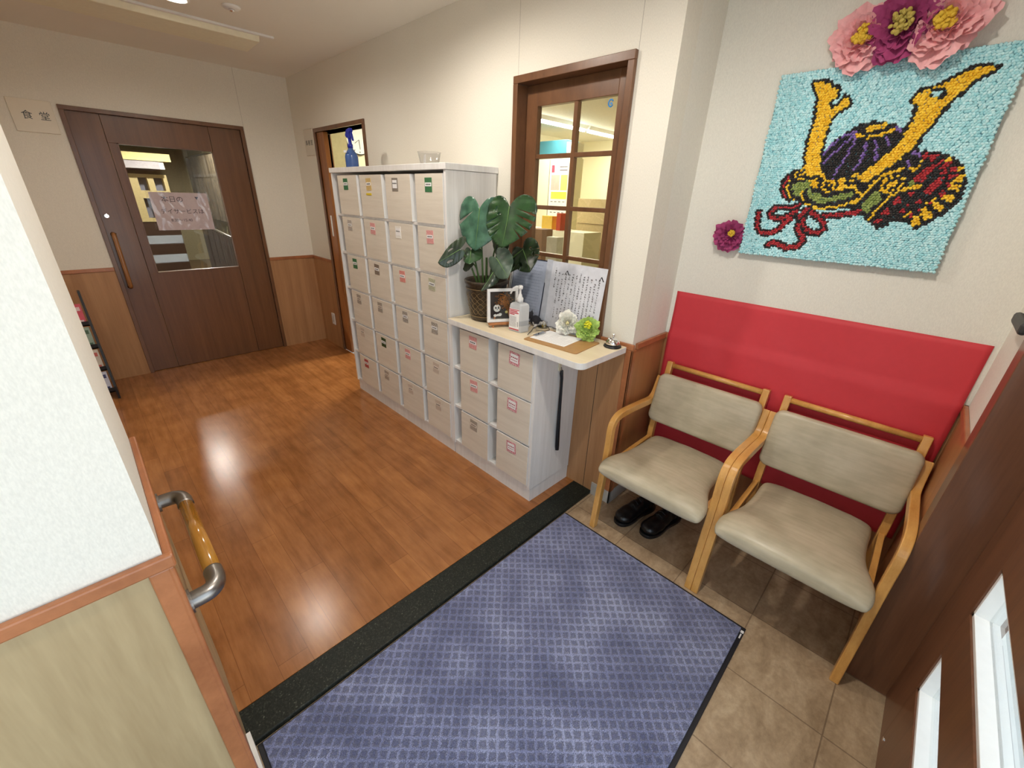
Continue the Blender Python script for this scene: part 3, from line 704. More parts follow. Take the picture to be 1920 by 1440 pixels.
leaf(t, (-0.340, 0.746, 1.272), (-0.430, 0.812, 1.205), (0.03, 0.012, 0.125), LM[2], [], [], [(0.45, 0.22, 0.12, 0.045, 0.1), (0.42, -0.24, 0.15, 0.055, 0.2)], fold=0.06, droop=0.05, stem_from=(-0.24, 0.72, 1.085), nflip=-1)
leaf(t, (-0.285, 0.722, 1.268), (-0.335, 0.668, 1.200), (0.05, -0.105, 0.02), LM[0], [], [], [], fold=0.25, droop=0.15, stem_from=(-0.235, 0.71, 1.085))
leaf(t, (-0.150, 0.481, 1.290), (-0.185, 0.375, 1.190), (0.03, -0.14, 0.10), LM[2], [(0.55, 0.30, 0.07), (0.3, 0.12, 0.05)], [(0.4, 0.18, 0.07), (0.62, 0.4, 0.06)], [(0.45, -0.26, 0.12, 0.045, 0.2), (0.40, 0.26, 0.11, 0.04, -0.2), (0.15, 0.24, 0.07, 0.03, 0)], fold=0.06, droop=0.15, stem_from=(-0.18, 0.65, 1.085))
leaf(t, (-0.255, 0.560, 1.245), (-0.290, 0.420, 1.165), (0.03, -0.10, 0.105), LM[3], [], [], [], fold=0.12, droop=0.12, stem_from=(-0.20, 0.655, 1.085))
leaf(t, (-0.165, 0.650, 1.330), (-0.175, 0.610, 1.225), (0.01, -0.12, 0.0), LM[2], [], [], [], fold=0.15, droop=0.10, stem_from=(-0.185, 0.69, 1.085))
leaf(t, (-0.262, 0.575, 1.175), (-0.330, 0.585, 1.080), (0.01, -0.075, 0.0), LM[2], [], [], [], fold=0.25, droop=0.05, stem_from=(-0.22, 0.65, 1.085))
leaf(t, (-0.282, 0.721, 1.207), (-0.300, 0.775, 1.168), (0.02, 0.02, 0.07), LM[2], [], [], [], fold=0.12, droop=0.05, stem_from=(-0.22, 0.72, 1.085))
leaf(t, (-0.115, 0.50, 1.270), (-0.16, 0.545, 1.165), (0.02, -0.13, 0.02), LM[2], [(0.5, 0.25, 0.03)], [(0.5, 0.25, 0.03)], [], fold=0.08, droop=0.1, stem_from=(-0.17, 0.68, 1.085))
build(G().lathe([(0.007, 0), (0.006, 0.15)], (-0.205, 0.69, 1.08), 8), 'trunk', stem_m, t)

def frame_pt(o, ax, ay, az):
    """maps local (a,b,c) to world with the given origin and axes"""
    o, ax, ay, az = Vector(o), Vector(ax), Vector(ay), Vector(az)
    return lambda a, b, c: tuple(o+ax*a+ay*b+az*c)
def obox(g, F, a0, a1, b0, b1, c0, c1):
    v = [F(a, b, c) for a in (a0, a1) for b in (b0, b1) for c in (c0, c1)]
    return g.add(v, [(0, 1, 3, 2), (4, 6, 7, 5), (0, 4, 5, 1), (2, 3, 7, 6), (0, 2, 6, 4), (1, 5, 7, 3)])
def lettering(name, text, size, mat, parent, F, a, b, c, align='LEFT', spacing=1.0, depth=0.0003):
    """real glyph mesh placed in the frame F at (a,b), lifted c"""
    cu = bpy.data.curves.new('glyphs', 'FONT'); cu.body = text; cu.size = size; cu.align_x = align; cu.extrude = depth; cu.space_line = spacing
    tmp = bpy.data.objects.new('glyphs', cu); COL.objects.link(tmp)
    bpy.context.view_layer.update()
    me = bpy.data.meshes.new_from_object(tmp.evaluated_get(bpy.context.evaluated_depsgraph_get()))
    bpy.data.objects.remove(tmp); bpy.data.curves.remove(cu)
    g = G(); g.add([F(a+v.co.x, b+v.co.y, c+v.co.z) for v in me.vertices], [tuple(p.vertices) for p in me.polygons]); bpy.data.meshes.remove(me)
    return build(g, name, mat, parent, recalc=False)
def remesh(o, vox, smooth_it=2):
    m = o.modifiers.new('remesh', 'REMESH'); m.mode = 'VOXEL'; m.voxel_size = vox; m.use_smooth_shade = True
    s_ = o.modifiers.new('smooth', 'SMOOTH'); s_.iterations = smooth_it; s_.factor = 0.6; return o

# framed dried-flower picture on a little easel
d = Vector((0.149, -0.077, 0)).normalized(); nrm = Vector((-0.077, -0.149, 0)).normalized()
lean = 0.08; upv = (Vector((0, 0, 1))*math.cos(lean)-nrm*math.sin(lean)).normalized(); nn = (nrm*math.cos(lean)+Vector((0, 0, 1))*math.sin(lean)).normalized()
F = frame_pt((-0.312, 0.562, 0.925), d, upv, nn); Wd, Hd = 0.166, 0.172
t = thing('picture_frame', 'small white square frame with a paper panda and dried flowers, standing on the easel', 'picture frame', (-0.21, 0.545, 0.925))
g = G(); b_ = 0.015
obox(g, F, 0, Wd, 0, b_, -0.006, 0.012); obox(g, F, 0, Wd, Hd-b_, Hd, -0.006, 0.012); obox(g, F, 0, b_, b_, Hd-b_, -0.006, 0.012); obox(g, F, Wd-b_, Wd, b_, Hd-b_, -0.006, 0.012)
build(g, 'frame', MAT['white_plastic'], t, bevel=0.001)
g = G(); obox(g, F, b_-0.002, Wd-b_+0.002, b_-0.002, Hd-b_+0.002, -0.005, -0.003); build(g, 'backing_card', plain('charcoal_card', srgb(58, 54, 54), 0.8), t)
r = random.Random(3); g = G()
for k in range(170):
    a = r.gauss(0.088, 0.020); b2 = r.gauss(0.112, 0.020)
    if not (0.03 < a < 0.14 and 0.06 < b2 < 0.152): continue
    p = F(a, b2, 0.002+r.random()*0.006); g.ball(p, r.uniform(0.0018, 0.0036), 6, 4)
for k in range(26):
    a = r.gauss(0.095, 0.014); b2 = r.gauss(0.115, 0.014); g.tube([F(0.128+r.uniform(-.004, .004), 0.03, 0.001), F((a+0.125)/2, (b2+0.035)/2, 0.004), F(a, b2, 0.004)], 0.0006, 4)
build(g, 'dried_flowers', plain('dried_orange_flowers', srgb(178, 116, 58), 0.8, var=0.2), t)
g = G()
def disc(g, a, b2, ra, rb, c=0.004, rot=0.0):
    pts = [(a+ra*math.cos(q)*math.cos(rot)-rb*math.sin(q)*math.sin(rot), b2+ra*math.cos(q)*math.sin(rot)+rb*math.sin(q)*math.cos(rot)) for q in [2*PI*k/18 for k in range(18)]]
    n = len(pts); g.add([F(x, y, c) for x, y in pts]+[F(x, y, c+0.002) for x, y in pts], [tuple(range(n, 2*n))]+[(i, (i+1) % n, (i+1) % n+n, i+n) for i in range(n)])
disc(g, 0.052, 0.072, 0.019, 0.019); disc(g, 0.042, 0.034, 0.009, 0.007); disc(g, 0.056, 0.036, 0.006, 0.006); disc(g, 0.068, 0.038, 0.010, 0.008, rot=0.4)
pw = build(g, 'panda_figure', MAT['white_paper'], t)
g = G(); disc(g, 0.045, 0.074, 0.004, 0.005, 0.0065); disc(g, 0.060, 0.074, 0.004, 0.005, 0.0065); disc(g, 0.0525, 0.066, 0.0025, 0.002, 0.0065); disc(g, 0.036, 0.090, 0.006, 0.006, 0.001); disc(g, 0.068, 0.090, 0.006, 0.006, 0.001)
disc(g, 0.052, 0.040, 0.018, 0.016, 0.0005)
build(g, 'panda_markings', MAT['ink'], pw)
g = G(); disc(g, 0.103, 0.050, 0.007, 0.007, 0.003); build(g, 'pale_bead', plain('pale_bead', srgb(206, 198, 120), 0.5), t)
g = G(); obox(g, F, b_, Wd-b_, b_, Hd-b_, 0.008, 0.0095); build(g, 'glazing', MAT['glass'], t)
t = thing('easel', 'small wooden tabletop easel holding the white frame', 'easel', (-0.21, 0.545, 0.90))
ew = plain('easel_wood', srgb(190, 126, 76), 0.5, var=0.1); g = G(); Fz = frame_pt((-0.312, 0.562, 0.0), d, (0, 0, 1), nrm)
obox(g, Fz, 0.006, 0.160, 0.912, 0.9235, -0.004, 0.020); build(g, 'ledge', ew, t, bevel=0.001)
for a in (0.030, 0.132):
    build(G().tube([Fz(a-0.004, 0.9, 0.022), Fz(a, 0.914, 0.006), Fz(a+(0.083-a)*0.8, 1.06, -0.024)], 0.0045, 6), 'leg', ew, t)
build(G().tube([Fz(0.083, 0.9, -0.050), Fz(0.083, 1.05, -0.028)], 0.0045, 6), 'leg', ew, t)

# hand sanitizer
t = thing('sanitizer_bottle', 'square clear pump bottle of hand sanitizer with a red and white label', 'bottle', (-0.232, 0.40, 0.90))
a0 = Vector((-0.260, 0.376, 0)); e1 = Vector((-0.006, 0.075, 0)); e2 = Vector((0.061, -0.010, 0))
e1n, e2n = e1.normalized(), e2.normalized()
cen = a0+e1*0.5+e2*0.5
F = frame_pt((cen.x, cen.y, 0.90), e1n, e2n, (0, 0, 1))
def rbody(levels, ha, hb, r0, n=5):
    g = G(); vs = []; m = None
    for z, s_ in levels:
        pts = rounded(-ha*s_, ha*s_, -hb*s_, hb*s_, min(r0, hb*s_*0.9), n); m = len(pts); vs += [F(a, b, z) for a, b in pts]
    fs = [tuple(range(m))[::-1], tuple(range((len(levels)-1)*m, len(levels)*m))]
    for i in range(len(levels)-1):
        for k in range(m): fs.append((i*m+k, i*m+(k+1) % m, (i+1)*m+(k+1) % m, (i+1)*m+k))
    return g.add(vs, fs)
cp = plain('frosted_clear_plastic', srgb(226, 228, 230), 0.22, var=0.01, Transmission_Weight=0.35, IOR=1.35)
build(rbody([(0, 0.96), (0.004, 1.0), (0.125, 1.0), (0.138, 0.95), (0.146, 0.75), (0.150, 0.4), (0.158, 0.36)], 0.0375, 0.030, 0.009), 'bottle_body', cp, t, smooth=False)
build(rbody([(0.002, 0.985), (0.060, 1.012)], 0.0375, 0.030, 0.009), 'liquid', plain('clear_liquid', srgb(196, 200, 204), 0.15, var=0.01, Transmission_Weight=0.4), t)
# the label sits on the face turned towards the hall (-x side)
FL = frame_pt((a0+e1*0.5).to_tuple()[:2]+(0.90,), -e1n, (0, 0, 1), -e2n)
g = G(); obox(g, FL, -0.032, 0.032, 0.010, 0.118, 0.0005, 0.0012); lb = build(g, 'label', MAT['white_paper'], t); lb['label'] = 'white label with red bands'
g = G(); obox(g, FL, -0.032, 0.032, 0.112, 0.116, 0.0012, 0.0016); obox(g, FL, -0.032, 0.032, 0.011, 0.017, 0.0012, 0.0016)
for k, (w0, w1) in enumerate(((-0.029, 0.020), (-0.029, 0.028), (-0.029, 0.002))): obox(g, FL, w0, w1, 0.104-k*0.008, 0.109-k*0.008, 0.0012, 0.0016)
build(g, 'red_print', plain('crimson_print', srgb(190, 48, 70), 0.5), lb)
g = G(); r = random.Random(5)
for k in range(13):
    x = -0.029
    while x < 0.012: w = r.uniform(0.002, 0.007); obox(g, FL, x, min(x+w, 0.014), 0.078-k*0.0042, 0.0795-k*0.0042, 0.0012, 0.0016); x += w+0.0016
for k in range(9): obox(g, FL, 0.020, 0.027, 0.030+k*0.0028, 0.0315+k*0.0028, 0.0012, 0.0016)
build(g, 'small_print', plain('grey_print', srgb(120, 118, 124), 0.6), lb)
c = F(0, 0, 0)
g = G().lathe([(0.017, 0.150), (0.017, 0.170), (0.012, 0.174), (0.010, 0.186), (0.006, 0.190), (0.006, 0.212), (0.012, 0.214), (0.013, 0.228), (0.008, 0.232)], c, 20)
build(g, 'pump_collar', MAT['white_plastic'], t, smooth=True)
nz = Vector((-0.75, 0.66, 0)).normalized()
P0 = Vector(c)+Vector((0, 0, 0.224))
build(G().tube([tuple(P0), tuple(P0+nz*0.020+Vector((0, 0, 0.001))), tuple(P0+nz*0.034-Vector((0, 0, 0.006))), tuple(P0+nz*0.048-Vector((0, 0, 0.034)))], [0.0065, 0.0055, 0.005, 0.0045], 10), 'pump_nozzle', MAT['white_plastic'], t, smooth=True)

# black and white cat figurine and a little jar
g = G(); g.ball((-0.100, 0.413, 0.930), (0.026, 0.034, 0.028)); g.ball((-0.130, 0.433, 0.960), (0.021, 0.020, 0.019)); g.ball((-0.080, 0.383, 0.917), (0.020, 0.020, 0.017))
g.lathe([(0.009, 0), (0.001, 0.028)], (-0.138, 0.446, 0.968), 8); g.lathe([(0.009, 0), (0.001, 0.028)], (-0.122, 0.422, 0.968), 8)
g.tube([(-0.115, 0.398, 0.907), (-0.140, 0.383, 0.907)], 0.008); g.tube([(-0.130, 0.428, 0.907), (-0.155, 0.418, 0.907)], 0.008)
s = N('black_white_fur'); v = s.oc((1, 1, 1)); n = s.noise(v, 26, 2); x, y, z = s.sep(s.co())
f = s.math('GREATER_THAN', s.math('ADD', n, s.math('MULTIPLY', s.math('SUBTRACT', 0.930, z), 9.0)), 0.55)
o = build(g, 'cat_figurine', s.out(s.mix(f, srgb(34, 32, 38), srgb(214, 208, 200)), 0.8), loc=(-0.105, 0.413, 0.90)); remesh(o, 0.004)
tag(o, 'small black and white cat figurine lying behind the sanitizer bottle', 'figurine')
t = thing('flower_jar', 'tiny clear jar with a yellow and white flower beside the cat figurine', 'jar', (-0.092, 0.362, 0.90))
build(G().lathe([(0.016, 0), (0.020, 0.003), (0.020, 0.034), (0.017, 0.036), (0.0185, 0.033), (0.0185, 0.004), (0.014, 0.002)], (-0.092, 0.362, 0.90), 20, caps=False), 'glass_wall', MAT['film'], t, smooth=True)
g = G(); r = random.Random(9)
for k in range(16): g.ball((-0.092+r.uniform(-.010, .010), 0.362+r.uniform(-.010, .010), 0.912+r.uniform(-.004, .022)), r.uniform(0.003, 0.006), 7, 5)
build(g, 'petals', plain('cream_petals', srgb(222, 216, 200), 0.7), t)
g = G()
for k in range(7): g.ball((-0.096+r.uniform(-.008, .006), 0.358+r.uniform(-.008, .008), 0.908+r.uniform(-.004, .014)), 0.005, 7, 5)
build(g, 'yellow_bits', plain('ochre_bits', srgb(188, 158, 60), 0.7), t)

# crepe paper flowers
def petal_mat(name, col, tr=0.25):
    s = N(name); n = s.noise(s.oc((1, 1, 1)), 60, 4)
    s.bump(s.noise(s.oc(), 160, 4), 0.25, 0.002)
    s.b.inputs['Subsurface Weight'].default_value = tr; s.b.inputs['Subsurface Radius'].default_value = (0.01, 0.006, 0.006); s.b.inputs['Subsurface Scale'].default_value = 0.4
    return s.out(s.ramp(n, [(0.3, tuple(c*0.85 for c in col[:3])+(1,)), (0.7, col)]), 0.8)
PINK = petal_mat('pink_crepe', srgb(250, 188, 190)); PURP = petal_mat('magenta_crepe', srgb(172, 66, 118)); WHITE = petal_mat('white_crepe', srgb(250, 249, 240), 0.05); LIME = petal_mat('lime_crepe', srgb(176, 206, 108))
YEL = petal_mat('yellow_crepe', srgb(226, 186, 58)); OLV = petal_mat('olive_crepe', srgb(190, 170, 84)); LEM = petal_mat('lemon_crepe', srgb(226, 226, 50))
def crepe_flower(c, nrm, R, mat, cmat, label, cat='paper flower', seed=1, layers=9, depth=0.6, cr=0.3, group=None, name='paper_flower', cshift=(0, 0)):
    r = random.Random(seed); nrm = Vector(nrm).normalized(); a = nrm.orthogonal().normalized(); b = nrm.cross(a)
    t = thing(name, label, cat, c, group); c = Vector(c)
    g = G(); NA, NR = 64, 9
    for l in range(layers):
        q = l/(layers-1); rad = R*(1-0.55*q)*r.uniform(0.92, 1.06); tilt = 0.05+1.25*q; ph = [r.uniform(0, 6.28) for _ in range(6)]; kk = [3, 5, 8, 13, 19, 27]
        vs = []; fs = []
        for i in range(NR+1):
            s_ = i/NR
            for k in range(NA):
                th = 2*PI*k/NA
                edge = 1+0.12*math.sin(kk[0]*th+ph[0])+0.07*math.sin(kk[2]*th+ph[2])+0.04*math.sin(kk[4]*th+ph[4])
                ruf = s_**1.5*(0.10*math.sin(kk[1]*th+ph[1])+0.07*math.sin(kk[3]*th+ph[3])+0.045*math.sin(kk[5]*th+ph[5]))*R
                rr = rad*s_*edge*math.cos(tilt*s_*0.8); hh = rad*s_*math.sin(tilt*s_)*depth+ruf+0.02*R*l
                vs.append(tuple(c+(a*math.cos(th)+b*math.sin(th))*rr+nrm*hh))
        for i in range(NR):
            for k in range(NA): fs.append((i*NA+k, i*NA+(k+1) % NA, (i+1)*NA+(k+1) % NA, (i+1)*NA+k))
        g.add(vs, fs)
    build(g, 'petals', mat, t, smooth=True, recalc=False)
    g = G(); cc = c+nrm*R*0.38+a*cshift[0]*R+b*cshift[1]*R
    for k in range(46):
        th = r.uniform(0, 6.28); rr = R*cr*math.sqrt(r.random()); p = cc+(a*math.cos(th)+b*math.sin(th))*rr+nrm*R*r.uniform(-0.02, 0.16)
        Rm_ = Matrix.Rotation(r.uniform(0, 3), 3, 'X') @ Matrix.Rotation(r.uniform(0, 3), 3, 'Z')
        g.ball(tuple(p), (R*0.09, R*0.05, R*0.07), 7, 5, Rm_)
    build(g, 'flower_centre', cmat, t, smooth=True)
    return t
GF = None
crepe_flower((0.285, -0.605, 2.035), (-1, 0.0, 0.05), 0.092, PINK, YEL, 'pink paper flower with a yellow centre, left of the magenta one above the helmet picture', seed=11, cr=0.26)
crepe_flower((0.270, -0.803, 2.032), (-1, 0.0, 0.05), 0.098, PINK, YEL, 'large pink paper flower right of the magenta one above the helmet picture', seed=12, cr=0.24)
crepe_flower((0.262, -0.702, 2.045), (-1, 0.05, 0.0), 0.094, PURP, OLV, 'magenta paper flower between the two pink ones above the helmet picture', seed=13, cr=0.30, layers=8)
crepe_flower((0.304, -0.326, 1.402), (-1, -0.1, 0.0), 0.066, PURP, YEL, 'small magenta paper flower at the lower left edge of the helmet picture', seed=14, cr=0.16, layers=6, cshift=(0, 0.25))
crepe_flower((-0.098, 0.203, 0.962), (-0.8, -0.55, 0.35), 0.056, WHITE, petal_mat('cream_crepe', srgb(226, 214, 160)), 'white paper flower lying on the worktop against the written sheet', seed=15, cr=0.10, layers=13, depth=0.85)
crepe_flower((-0.098, 0.082, 0.960), (-0.85, -0.4, 0.25), 0.058, LIME, LEM, 'lime green paper flower with a yellow centre next to the white one', seed=16, cr=0.30, layers=7, cshift=(-0.2, 0.3))

# clipboard with form, cord, bell
t = thing('clipboard', 'brown clipboard lying on the worktop near its corner', 'clipboard', (-0.2, 0.15, 0.90))
o0 = Vector((-0.292, -0.002, 0.9002)); ex_ = Vector((0.209, 0.018, 0)).normalized(); ey_ = Vector((-0.018, 0.209, 0)).normalized()
F = frame_pt(o0, ex_, ey_, (0, 0, 1))
g = G(); pts = rounded(0, 0.218, 0, 0.300, 0.012, 4); n = len(pts)
g.add([F(a, b, 0) for a, b in pts]+[F(a, b, 0.0035) for a, b in pts], [tuple(range(n))[::-1], tuple(range(n, 2*n))]+[(i, (i+1) % n, (i+1) % n+n, i+n) for i in range(n)])
build(g, 'board', plain('brown_hardboard', srgb(178, 136, 84), 0.45), t)
g = G(); obox(g, F, 0.065, 0.15, 0.268, 0.292, 0.0035, 0.012); build(g, 'clip', MAT['chrome'], t, bevel=0.003)
t = thing('paper_form', 'white printed form lying on the brown clipboard', 'paper', (-0.18, 0.2, 0.904))
g = G(); obox(g, F, 0.040, 0.205, 0.090, 0.290, 0.0037, 0.0043); build(g, 'sheet', MAT['white_paper'], t)
g = G(); r = random.Random(2)
for k in range(14): obox(g, F, 0.052, 0.052+r.uniform(0.05, 0.14), 0.270-k*0.0125, 0.2708-k*0.0125, 0.0043, 0.0045)
build(g, 'printed_lines', plain('faint_print', srgb(150, 150, 156), 0.6), t)
t = thing('glasses_cord', 'thin black cord with a small clasp lying across the white form', 'cord', (-0.13, 0.36, 0.905))
zc_ = 0.9072
pts = catmull([(-0.262, 0.318, zc_), (-0.232, 0.334, zc_), (-0.20, 0.350, zc_), (-0.162, 0.371, zc_+.003), (-0.125, 0.378, zc_+.004), (-0.095, 0.372, zc_+.006), (-0.07, 0.350, zc_), (-0.063, 0.328, zc_), (-0.072, 0.300, zc_), (-0.05, 0.282, zc_), (-0.028, 0.295, zc_), (-0.030, 0.33, zc_)], 6)
build(G().tube(pts, 0.0018, 6), 'cord', MAT['black_plastic'], t, smooth=True)
pts = catmull([(-0.17, 0.345, zc_), (-0.15, 0.310, zc_), (-0.125, 0.300, zc_), (-0.10, 0.315, zc_), (-0.085, 0.35, zc_+.003), (-0.10, 0.385, zc_+.003)], 6)
build(G().tube(pts, 0.0018, 6), 'cord_loop', MAT['black_plastic'], t, smooth=True)
build(G().box(-0.115, -0.078, 0.366, 0.380, 0.904, 0.914), 'clasp', MAT['black_plastic'], t, bevel=0.004)
BC = (-0.068, -0.046, 0.90)
t = thing('call_bell', 'chrome reception bell on a black base at the end of the worktop', 'bell', BC)
build(G().lathe([(0.040, 0.0), (0.042, 0.002), (0.040, 0.008), (0.030, 0.011)], BC, 36), 'base', MAT['black_plastic'], t, smooth=True)
build(G().lathe([(0.031, 0.011), (0.033, 0.013), (0.032, 0.024), (0.026, 0.035), (0.016, 0.042), (0.006, 0.045)], BC, 36), 'dome', MAT['chrome'], t, smooth=True)
build(G().lathe([(0.0035, 0.044), (0.0035, 0.050), (0.0055, 0.052), (0.0055, 0.060), (0.003, 0.064)], BC, 16), 'button', MAT['chrome'], t, smooth=True)

# sheets leaning on the window
F = frame_pt((-0.062, 0.375, 0.921), (0.0, -1, 0), Vector((0.042, 0.0, 0.32)).normalized(), Vector((-0.32, 0, 0.042)).normalized())
t = thing('calligraphy_sheet', 'white sheet of vertical brush writing leaning against the window', 'poster', (-0.05, 0.21, 0.90))
g = G(); obox(g, F, -0.010, 0.318, -0.020, 0.318, -0.0015, 0.0); build(g, 'sheet', plain('bluish_white_paper', srgb(214, 216, 224), 0.5), t)
g = G(); obox(g, F, -0.048, -0.010, -0.018, 0.322, -0.0025, 0.001); build(g, 'clear_sleeve_edge', plain('sleeve_edge', srgb(198, 202, 212), 0.25), t)
g = G(); r = random.Random(21)
def stroke(g, x, y, w, h, c=0.0003):
    a = r.uniform(-0.5, 0.5); dx, dy = math.cos(a), math.sin(a)
    pts = [(-w/2, -h/2), (w/2, -h*0.3), (w*0.45, h/2), (-w*0.4, h*0.35)]
    q = [(x+p*dx-s_*dy, y+p*dy+s_*dx) for p, s_ in pts]
    g.add([F(a_, b_, 0) for a_, b_ in q]+[F(a_, b_, c) for a_, b_ in q], [(4, 5, 6, 7), (0, 1, 5, 4), (1, 2, 6, 5), (2, 3, 7, 6), (3, 0, 4, 7)])
for col in range(13):
    x = 0.285-col*0.0222; y = 0.262+r.uniform(-0.004, 0.012) if col not in (0, 9) else 0.262
    if col == 12: y = 0.285
    y_end = 0.035 if col < 12 else 0.19
    while y > y_end:
        s_ = r.uniform(0.75, 1.15)
        if r.random() < 0.10: y -= 0.012; continue
        if r.random() < 0.3:
            stroke(g, x, y, 0.0022, 0.009*s_)
        else:
            for q in range(r.randint(3, 5)):
                if r.random() < 0.5: stroke(g, x+r.uniform(-.0025, .0025), y+r.uniform(-.004, .004), 0.009*s_, 0.0017)
                else: stroke(g, x+r.uniform(-.003, .003), y+r.uniform(-.003, .003), 0.0017, 0.008*s_)
        y -= 0.0115
for x, y in ((0.292, 0.272), (0.088, 0.275)):
    for x2, y2, w in ((-0.012, -0.016, 0.003), (0.014, -0.014, 0.005)):
        pts = [(x, y+0.006), (x+x2*0.5, y+y2*0.3), (x+x2, y+y2)]
        for (a1, b1), (a2, b2) in zip(pts, pts[1:]):
            dx, dy = a2-a1, b2-b1; l = math.hypot(dx, dy); nx, ny = -dy/l*w/2, dx/l*w/2
            q = [(a1-nx, b1-ny), (a2-nx, b2-ny), (a2+nx, b2+ny), (a1+nx, b1+ny)]
            g.add([F(a_, b_, 0) for a_, b_ in q]+[F(a_, b_, 0.0004) for a_, b_ in q], [(4, 5, 6, 7), (0, 1, 5, 4), (1, 2, 6, 5), (2, 3, 7, 6), (3, 0, 4, 7)])
build(g, 'brush_writing', MAT['ink'], t, recalc=False)
F = frame_pt((-0.078, 0.650, 0.921), (0.03, -1, 0), Vector((0.055, 0.0, 0.33)).normalized(), Vector((-0.33, 0, 0.055)).normalized())
t = thing('notice_sheet', 'blue-grey printed sheet in a dark-edged sleeve leaning behind the monstera', 'poster', (-0.05, 0.53, 0.90))
g = G(); obox(g, F, 0, 0.232, -0.018, 0.315, -0.003, -0.001); build(g, 'backing', plain('dark_edge', srgb(46, 50, 66), 0.4), t)
g = G(); obox(g, F, 0.004, 0.226, -0.012, 0.309, -0.001, 0.0002); build(g, 'sheet', plain('blue_grey_paper', srgb(172, 180, 198), 0.4), t)
g = G(); obox(g, F, -0.006, 0.0, -0.018, 0.30, -0.002, 0.003); obox(g, F, -0.018, -0.013, -0.018, 0.28, -0.002, 0.003); build(g, 'clear_edge', MAT['white_plastic'], t)
g = G()
for k in range(17):
    x = 0.02
    while x < 0.20: w = r.uniform(0.004, 0.02); obox(g, F, x, min(x+w, 0.205), 0.285-k*0.0155, 0.2865-k*0.0155, 0.0002, 0.0005); x += w+0.003
build(g, 'printed_lines', plain('blue_grey_print', srgb(120, 128, 150), 0.6), t)

# ================================================================ CHAIRS
PAD = None
def vinyl():
    s = N('taupe_vinyl'); v = s.oc((1, 1, 1)); n = s.noise(v, 9, 3); f = s.noise(s.oc((40, 300, 300)), 1.0, 2); w = s.noise(s.oc((60, 8, 60)), 1.2, 2)
    s.bump(s.noise(v, 420, 3), 0.12, 0.0008)
    c = s.ramp(n, [(0.3, srgb(172, 162, 138)), (0.7, srgb(194, 184, 160))])
    c = s.mix(0.18, c, s.ramp(w, [(0.35, srgb(170, 160, 140)), (0.65, srgb(255, 255, 255))]), 'MULTIPLY')
    return s.out(c, 0.36, Specular_IOR_Level=0.4)
PAD = vinyl()
def ribbon(path, th):
    """closed 2D outline of a constant-thickness strip along path"""
    L, R2 = [], []
    for i, p in enumerate(path):
        a = path[max(i-1, 0)]; b = path[min(i+1, len(path)-1)]; dx, dy = b[0]-a[0], b[1]-a[1]; l = math.hypot(dx, dy) or 1
        nx, ny = -dy/l*th/2, dx/l*th/2; L.append((p[0]+nx, p[1]+ny)); R2.append((p[0]-nx, p[1]-ny))
    return L, R2
def strip(g, path, th, y0, y1):
    L, R2 = ribbon(path, th); n = len(L)
    v = [(x, y0, z) for x, z in L]+[(x, y0, z) for x, z in R2]+[(x, y1, z) for x, z in L]+[(x, y1, z) for x, z in R2]
    f = [(0, n, 3*n, 2*n), (n-1, 3*n-1, 4*n-1, 2*n-1)]
    for i in range(n-1):
        f += [(i, i+1, n+i+1, n+i), (2*n+i, 3*n+i, 3*n+i+1, 2*n+i+1), (i, 2*n+i, 2*n+i+1, i+1), (n+i, n+i+1, 3*n+i+1, 3*n+i)]
    return g.add(v, f)
